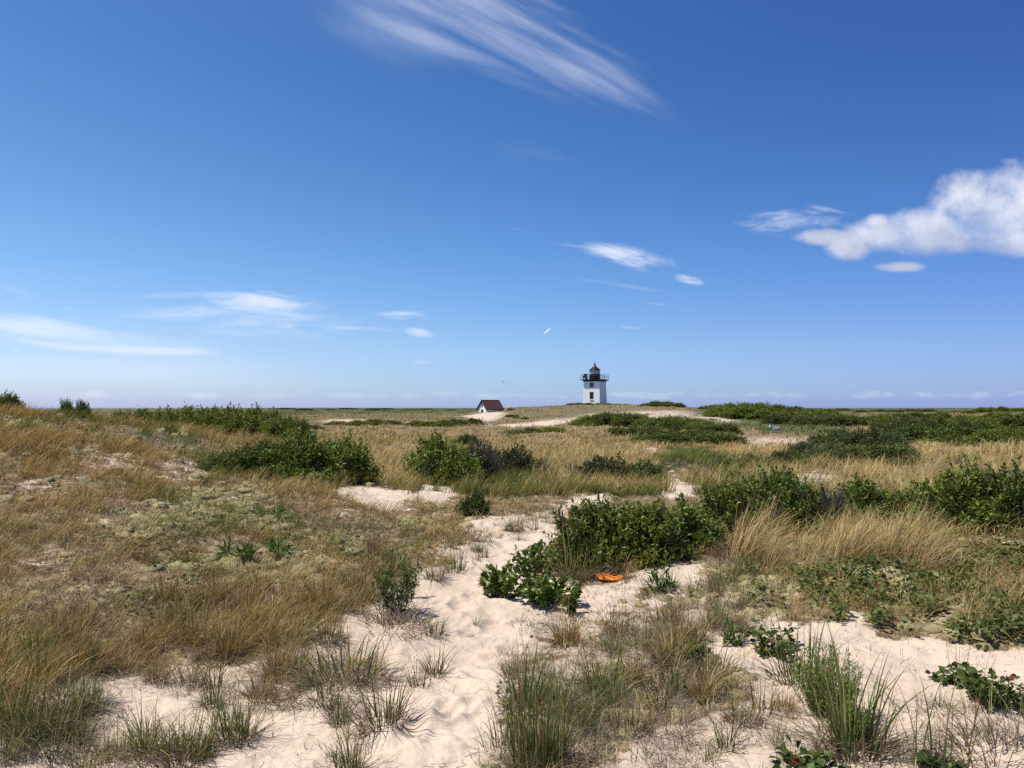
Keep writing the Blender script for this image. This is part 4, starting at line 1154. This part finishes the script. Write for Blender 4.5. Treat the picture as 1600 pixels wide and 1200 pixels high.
tuft(1335, 1170, 170, 0, 'tall yellow green tuft in front of the feathery bush')
tuft(1350, 1200, 130, 7, 'few tall bare stems right of the tall yellow green tuft')
tuft(1500, 1040, 60, 7, 'few dark stems leaning over the sand at right, before the vines')
tuft(1475, 1190, 180, 7, 'tall sparse stems near the bottom right, left of the broad leaved plant')
tuft(1420, 1200, 90, 7, 'sparse stems at the bottom between the two leafy plants')
tuft(1560, 1195, 120, 4, 'tan and green tuft in the bottom right corner')
tuft(610, 985, 70, 4, 'dead brown and green grass around the foot of the tall green weed', None, 1.4)
tuft(545, 1060, 80, 4, 'grey and green tangle of grass left of the path, below the tall weed', None, 1.5)
tuft(520, 1085, 60, 4, 'grey dead tangle at the left of the green tangle beside the path', None, 1.6)
tuft(408, 1090, 46, 6, 'round dark brown tuft at the edge of the left sand', None, 1.3)
tuft(463, 1060, 26, 6, 'small reddish brown tuft right of the round dark one', None, 1.2)
tuft(290, 1195, 110, 0, 'tall green tuft on the left sand near the bottom')
tuft(232, 1180, 90, 1, 'arching green tuft left of the tallest one on the left sand')
tuft(370, 1160, 90, 0, 'dark green tuft on sand halfway between the left edge and the path')
tuft(22, 1150, 120, 2, 'tall green tuft in the bottom left corner')
tuft(75, 1170, 90, 2, 'dense green tuft second from the left edge near the bottom')
tuft(140, 1195, 80, 4, 'mixed green and grey tuft at the bottom left, third from the edge')
tuft(440, 1055, 70, 6, 'orange brown grass tuft above the left sand')
tuft(505, 1100, 50, 3, 'dark upright tuft on sand left of the grey tangle')
tuft(1010, 1060, 66, 4, 'green and brown tuft in the dead grass right of the path', None, 1.3)
tuft(940, 1080, 84, 0, 'green tuft in the dead grass right of the largest tuft', None, 1.1)
tuft(1060, 1010, 48, 4, 'brown green tuft behind the others in the dead grass', None, 1.3)
tuft(960, 1010, 52, 4, 'grey green tuft at the back of the dead grass patch right of path', None, 1.3)
tuft(1000, 1190, 70, 7, 'few upright stems on sand right of the largest tuft at the bottom')
tuft(1040, 1195, 60, 7, 'few upright stems left of the round green and brown tuft')
GG = [('{} small green tuft from the left on the bare left sand', 'tufts scattered over the left sand', [0, 1, 3, 3, 4], [(0, 1120), (560, 1040), (580, 1190), (0, 1200)], 36, (34, 74)),
      ('{} small green tuft from the left in dead grass right of the path', 'tufts in the dead grass right of the path', [4, 0, 1, 4, 2, 6], [(800, 1080), (860, 990), (1120, 960), (1130, 1100), (960, 1190)], 36, (42, 78)),
      ('{} brown tuft from the left along the foot of the left slope', 'brown tufts on the left slope', [6, 6, 6, 4], [(40, 960), (330, 930), (520, 900), (600, 850), (640, 870), (560, 980), (420, 1060), (60, 1080)], 50, (40, 72)),
      ('{} sparse green tuft from the left on the bottom right sand', 'sparse tufts on the right hand sand', [7, 3, 3, 1], [(1000, 1110), (1600, 1100), (1600, 1200), (1000, 1200)], 22, (35, 75)),
      ('{} tall tuft from the left at the dune foot near the bottom left corner', 'tufts at the foot of the left dune', [2, 4, 0], [(-60, 1000), (160, 1040), (120, 1140), (-60, 1160)], 14, (56, 90)),
      ('{} golden tuft from the left in the leaning grass before the thicket', 'golden tufts leaning before the thicket', [14], [(1130, 900), (1170, 850), (1480, 850), (1500, 900), (1300, 900)], 25, (60, 122)),
      ('{} yellow tuft from the left leaning at the right edge', 'yellow tufts leaning at the right edge', [14], [(1520, 1000), (1500, 930), (1620, 880), (1640, 1000)], 6, (66, 95)),
      ('{} thin green tuft from the left beside the upper path', 'tufts beside the upper path', [3, 1, 0], [(700, 860), (770, 815), (880, 800), (860, 830), (740, 880)], 12, (24, 40)),
      ('{} green and tan tuft from the left between orange scrap and the vines', 'tufts among the vines at right', [4, 1, 0], [(1000, 930), (1180, 890), (1300, 900), (1150, 990)], 24, (35, 60))]
for lab, grp, tys, poly, n_, hr in GG:   # smaller tufts of the same kinds
    xs = [p[0] for p in poly]; ys = [p[1] for p in poly]; c_ = 0
    while c_ < n_:
        px, py = random.uniform(min(xs), max(xs)), random.uniform(min(ys), max(ys))
        if not inpoly(np.array([px]), np.array([py]), poly)[0]: continue
        tuft(px, py, random.uniform(*hr) * (.55 + .45 * (py - 640) / 500), random.choice(tys), lab, grp); c_ += 1

# ------------------------------------------------------------------ uncountable cover
def scatter(n, r0, r1, amax=41, rng=RNG):
    a = radians(amax) * (2 * rng.random(n) - 1); r = np.exp(math.log(r0) + rng.random(n) * math.log(r1 / r0))
    x = r * np.sin(a); y = r * np.cos(a); return x, y, Hm(x, y), r


WIND = np.array([.93, .15])
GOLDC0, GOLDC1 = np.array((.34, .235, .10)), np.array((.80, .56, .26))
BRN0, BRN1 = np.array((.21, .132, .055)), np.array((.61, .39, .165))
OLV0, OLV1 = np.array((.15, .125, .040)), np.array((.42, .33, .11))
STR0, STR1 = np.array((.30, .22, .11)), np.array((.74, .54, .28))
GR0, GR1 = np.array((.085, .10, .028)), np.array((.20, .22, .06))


def grass_layer(name, ntuft, r0, r1, per, fw, hscale, seed):
    rng = np.random.default_rng(seed)
    x, y, z, r = scatter(ntuft, r0, r1, rng=rng)
    zn = zones(x, y, z)
    cl = fbm(x / 1.3 + 60, y / 1.3, 3)
    clf = fbm(np.arctan2(x, y) * 26 + 60, np.log(r) * 9, 3)
    dens = np.full(len(x), .92)
    fine = fbm(x * 1.9 + 7, y * 1.9 + 3, 2)
    dens = np.where(zn['left'] > 0, (sm(.30, .48, .5 * cl + .5 * clf) * .60 + .40) * (.30 + .70 * sm(.36, .54, fine)), dens)
    dens = np.where((r < 14) & (zn['left'] == 0), .40 * sm(.40, .62, cl) + .08, dens)
    dens = np.where(zn['lichen'] > 0, dens * .60, dens)
    dens = np.where(zn['gold'] > 0, np.where(r < 14, .10 + .9 * sm(.46, .62, fbm(x * 1.7 + 11, y * 1.7 + 4, 2)), .25 + .75 * sm(.34, .55, cl)), dens)
    dens = np.where(zn['speck'] > 0, dens * .26, dens)
    dens = np.where(zn['vine'] > 0, dens * .25, dens)
    dens = np.where(zn['sand'] > 0, np.where(r > 25, .05, 0), dens)
    dens = np.where((zn['vine'] > 0) & (zn['left'] == 0), .30, dens)
    k = rng.random(len(x)) < dens
    x, y, z, r, cl, clf = x[k], y[k], z[k], r[k], cl[k], clf[k]; zn = {q: v[k] for q, v in zn.items()}
    nT = len(x)
    # character of each tuft
    gold = np.clip(zn['gold'] * np.where(r < 14, .75, 1.0) + (1 - zn['left']) * sm(11, 16, r) * .75, 0, 1) * (.6 + .4 * rng.random(nT))
    grn = np.clip(zn['green'] * .9 + sm(.56, .70, fbm(x / 2.3 + 9, y / 2.3 + 70, 3)) * .8 * (r < 60) + sm(120, 260, r) * .55 + .10, 0, 1)
    grn = np.where(zn['gold'] > 0, np.where(r < 14, .15 + .3 * (cl > .54), grn * .35), grn)
    hh = np.where(zn['left'] > 0, .19 + .17 * sm(9, 16, r), .22); hh = np.where((zn['left'] == 0) & (r > 14), .42, hh); hh = np.where(zn['gold'] > 0, np.where(r < 14, .40, .50), hh)
    hh = hh * (.5 + .9 * rng.random(nT) ** 1.4) * hscale; hh = np.where(r > 190, np.minimum(hh, .36), hh)
    red = sm(.4, .75, fbm(x / 3.1 + 5, y / 3.1 + 15, 2)) * (zn['left'] > 0)
    rep = lambda q: np.repeat(q, per, 0)
    N = nT * per
    sp = (.022 + .0032 * r) * (.6 + .8 * rng.random(nT)); o = rng.normal(size=(N, 2)) * rep(sp)[:, None]
    bx = rep(x) + o[:, 0]; by = rep(y) + o[:, 1]
    base = np.stack([bx, by, rep(z) - .01], 1)
    isg = (rng.random(N) < rep(grn))[:, None]; isgold = (rng.random(N) < rep(gold))[:, None]
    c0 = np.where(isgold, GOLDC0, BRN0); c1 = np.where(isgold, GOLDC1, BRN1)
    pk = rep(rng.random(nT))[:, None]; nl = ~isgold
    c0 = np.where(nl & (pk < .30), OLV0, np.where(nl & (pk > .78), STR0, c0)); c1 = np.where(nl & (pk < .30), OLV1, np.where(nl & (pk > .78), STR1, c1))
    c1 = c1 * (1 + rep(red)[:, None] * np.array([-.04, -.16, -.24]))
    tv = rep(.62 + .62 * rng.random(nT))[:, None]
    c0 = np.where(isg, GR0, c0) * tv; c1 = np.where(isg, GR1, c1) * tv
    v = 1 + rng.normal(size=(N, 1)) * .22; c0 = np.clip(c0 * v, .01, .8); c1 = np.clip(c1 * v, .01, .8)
    ang = rng.random(N) * 2 * pi
    lean = nrm(WIND * (.10 + 1.1 * rep(rng.random(nT)))[:, None] + np.stack([np.cos(ang), np.sin(ang)], 1) * .85)
    la = .2 + .5 * rng.random(N) + .55 * rep(rng.random(nT))
    h = rep(hh) * (.5 + .6 * rng.random(N))
    head = np.where((rng.random(N) < .40) & ~isg[:, 0], 1.0, 0.0)
    w = np.maximum(.0028, fw * rep(r))
    a2 = rng.normal(size=N) * .7; wd = np.stack([np.cos(a2), np.sin(a2)], 1)
    acc = Acc()
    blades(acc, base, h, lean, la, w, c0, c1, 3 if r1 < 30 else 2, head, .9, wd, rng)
    return acc


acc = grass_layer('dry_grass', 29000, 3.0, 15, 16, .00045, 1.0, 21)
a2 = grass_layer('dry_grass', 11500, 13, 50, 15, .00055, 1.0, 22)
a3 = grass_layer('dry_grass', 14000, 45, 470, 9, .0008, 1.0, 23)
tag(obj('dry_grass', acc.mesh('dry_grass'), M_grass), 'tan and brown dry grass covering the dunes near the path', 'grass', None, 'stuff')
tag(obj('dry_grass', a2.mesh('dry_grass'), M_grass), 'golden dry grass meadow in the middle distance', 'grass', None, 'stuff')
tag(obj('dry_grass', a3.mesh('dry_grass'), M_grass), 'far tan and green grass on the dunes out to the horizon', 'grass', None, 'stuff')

# lichen cushions
rng = np.random.default_rng(31)
x, y, z, r = scatter(80000, 3.2, 22, rng=rng)
zn = zones(x, y, z)
d = np.where(zn['lichen'] > 0, .60, np.where(zn['left'] > 0, .07, np.where(r < 11, .16, 0)))
d = d * np.where((zn['left'] > 0) | (zn['lichen'] == 0), sm(.42, .58, fbm(x * 1.3 + 20, y * 1.3 + 8, 3)), .3 + .7 * sm(.42, .58, fbm(x * 1.3 + 20, y * 1.3 + 8, 3))) * (zn['sand'] == 0)
d = d * np.clip(r / 9, .25, 1.3)
k = rng.random(len(x)) < d; x, y, z, r = x[k], y[k], z[k], r[k]; N = len(x)
nu, nv = 9, 4
size = (.022 + .066 * rng.random(N) ** 2.5) * (.85 + .045 * r)
V_ = []
for j in range(nv):
    th = (pi / 2) * (1 - j / (nv - 1) * .98)
    for i in range(nu):
        a = 2 * pi * (i + .5 * (j % 2)) / nu; jr = 1 + rng.normal(size=N) * .17
        V_.append(np.stack([x + size * jr * sin(th) * cos(a), y + size * jr * sin(th) * sin(a), z - .01 + size * jr * .62 * cos(th)], 1))
V_.append(np.stack([x, y, z - .01 + size * .64], 1))
V_ = np.stack(V_, 1).reshape(-1, 3); per = nu * nv + 1
idx = np.arange(N)[:, None] * per; fs = []
for j in range(nv - 1):
    for i in range(nu): fs.append(np.concatenate([idx + j * nu + i, idx + j * nu + (i + 1) % nu, idx + (j + 1) * nu + (i + 1) % nu, idx + (j + 1) * nu + i], 1))
ts = [np.concatenate([idx + (nv - 1) * nu + i, idx + (nv - 1) * nu + (i + 1) % nu, idx + per - 1], 1) for i in range(nu)]
m_ = rng.random((N, 1)); c = np.array((.42, .38, .20)) * (1 - m_) + np.array((.52, .42, .23)) * m_; c = c * (1 + rng.normal(size=(N, 1)) * .14)
m_l, n = mat_new('lichen')
at_ = n.node('ShaderNodeAttribute', attribute_name='Col'); tc = n.node('ShaderNodeTexCoord'); P = tc.outputs['Object']
nz = n.noise(P, 110, 4, .7); col = n.mix(1.0, at_.outputs[0], n.ramp(nz, [(.32, (.35, .33, .30)), (.5, (.95, .95, .95)), (.7, (1.3, 1.3, 1.25))]), 'MULTIPLY')
p = n.node('ShaderNodeBsdfPrincipled'); n.put(p.inputs['Base Color'], col); p.inputs['Roughness'].default_value = 1; p.inputs['Specular IOR Level'].default_value = 0
bn = n.node('ShaderNodeBump'); bn.inputs['Strength'].default_value = 1; bn.inputs['Distance'].default_value = .02; n.put(bn.inputs['Height'], nz); n.nt.links.new(bn.outputs[0], p.inputs['Normal'])
o = n.node('ShaderNodeOutputMaterial'); n.nt.links.new(p.outputs[0], o.inputs[0])
tag(obj('lichen_cushions', npmesh('lichen_cushions', V_, [np.concatenate(fs), np.concatenate(ts)], np.repeat(c, per, 0), True), m_l), 'pale puffy lichen cushions carpeting the dune between grass', 'lichen', None, 'stuff')

# creeping broad-leaved vines and low green weeds
rng = np.random.default_rng(41)
x, y, z, r = scatter(190000, 3.2, 18, rng=rng); zn = zones(x, y, z)
pt = fbm(x * 1.6 + 3, y * 1.6 + 77, 3)
d = np.where(zn['vine'] > 0, 1.0 * sm(.42, .54, .5 * pt + .5 * fbm(x * 5, y * 5, 2)), np.where(zn['sand'] > 0, 0, .30 * sm(.56, .64, pt) * np.where(zn['speck'] > 0, .25, 1.0)))
k = rng.random(len(x)) < d; x, y, z, r = x[k], y[k], z[k], r[k]; vz = zn['vine'][k]; N = len(x)
base = np.stack([x, y, z + .02 + rng.random(N) * np.where(vz > 0, .13, .08)], 1)
a = rng.random(N) * 2 * pi; dd = np.stack([np.cos(a), np.sin(a), rng.normal(size=N) * .25 + .05], 1)
m_ = rng.random((N, 1)); c = np.array((.035, .052, .010)) * (1 - m_) + np.array((.13, .165, .032)) * m_
q_ = rng.random((N, 1)); c = np.where((q_ < .012) & (vz[:, None] > 0), np.array((.20, .04, .02)), np.where(q_ < .03, np.array((.22, .25, .09)), c))
L = np.where(vz > 0, .037, .028) * (.6 + .8 * rng.random(N)) 
acc = Acc(); leaves(acc, base, dd, L, L * .85, c, .2, True, rng)
tag(obj('creeping_vines', acc.mesh('creeping_vines'), M_leafn), 'low creeping vines with round green and some red leaves', 'ground cover', None, 'stuff')

# dead stems, twigs and thatch lying about
rng = np.random.default_rng(51)
x, y, z, r = scatter(400000, 2.8, 24, rng=rng); zn = zones(x, y, z)
edge = fbm(x * 1.1 + 13, y * 1.1 + 27, 3)
d = np.where(zn['sand'] > 0, .04 + .40 * sm(.50, .66, edge) * sm(.40, .62, fbm(x * 4.3, y * 4.3 + 9, 2)), .55 * sm(.35, .6, edge) + .1)
onpath = inpoly(*proj(x, y, z), [(600, 1200), (660, 1000), (690, 900), (790, 820), (880, 800), (850, 880), (790, 1000), (760, 1200)])
d = np.where((zn['speck'] > 0), np.maximum(d, .5 * sm(.38, .58, fbm(x * 2.6, y * 2.6 + 9, 2))), d)
d = np.where(onpath, .010, d)
k = rng.random(len(x)) < d; x, y, z, r = x[k], y[k], z[k], r[k]; N = len(x)
a = rng.random(N) * 2 * pi; lean = np.stack([np.cos(a), np.sin(a)], 1)
h = .01 + .04 * rng.random(N) ** 2; reach = (.02 + .10 * rng.random(N) ** 2 + .22 * (rng.random(N) < .04)) / h
acc = Acc(); v = rng.random((N, 1))
c = np.where(v < .45, np.array((.09, .068, .05)), np.where(v < .75, np.array((.24, .19, .13)), np.array((.46, .39, .29)))) * (1 + rng.normal(size=(N, 1)) * .2)
wd = np.stack([-lean[:, 1], lean[:, 0]], 1)
blades(acc, np.stack([x, y, z + .018], 1), h, lean, reach, np.maximum(.003, .0006 * r) * (.6 + .8 * rng.random(N)), np.clip(c, .02, .8), np.clip(c * 1.1, .02, .8), 2, None, 0, wd, rng)
tag(obj('plant_litter', acc.mesh('plant_litter'), M_litter), 'dead stems, twigs and leaf scraps scattered on sand and soil', 'plant litter', None, 'stuff')

ONES = 'first second third fourth fifth sixth seventh eighth ninth tenth eleventh twelfth thirteenth fourteenth fifteenth sixteenth seventeenth eighteenth nineteenth'.split()
def ordinal(i):
    if i <= 19: return ONES[i - 1]
    t = {2: 'twent', 3: 'thirt', 4: 'fort', 5: 'fift'}[i // 10]
    return t + 'ieth' if i % 10 == 0 else t + 'y-' + ONES[i % 10 - 1]
fam = {}
for o in COLL.objects:
    if o.parent is None and '{}' in str(o.get('label', '')): fam.setdefault(o['label'], []).append(o)
for lab, L in fam.items():
    L.sort(key=lambda o: o.location.x / o.location.y)
    for i, o in enumerate(L): o['label'] = lab.replace('{}', ordinal(i + 1))
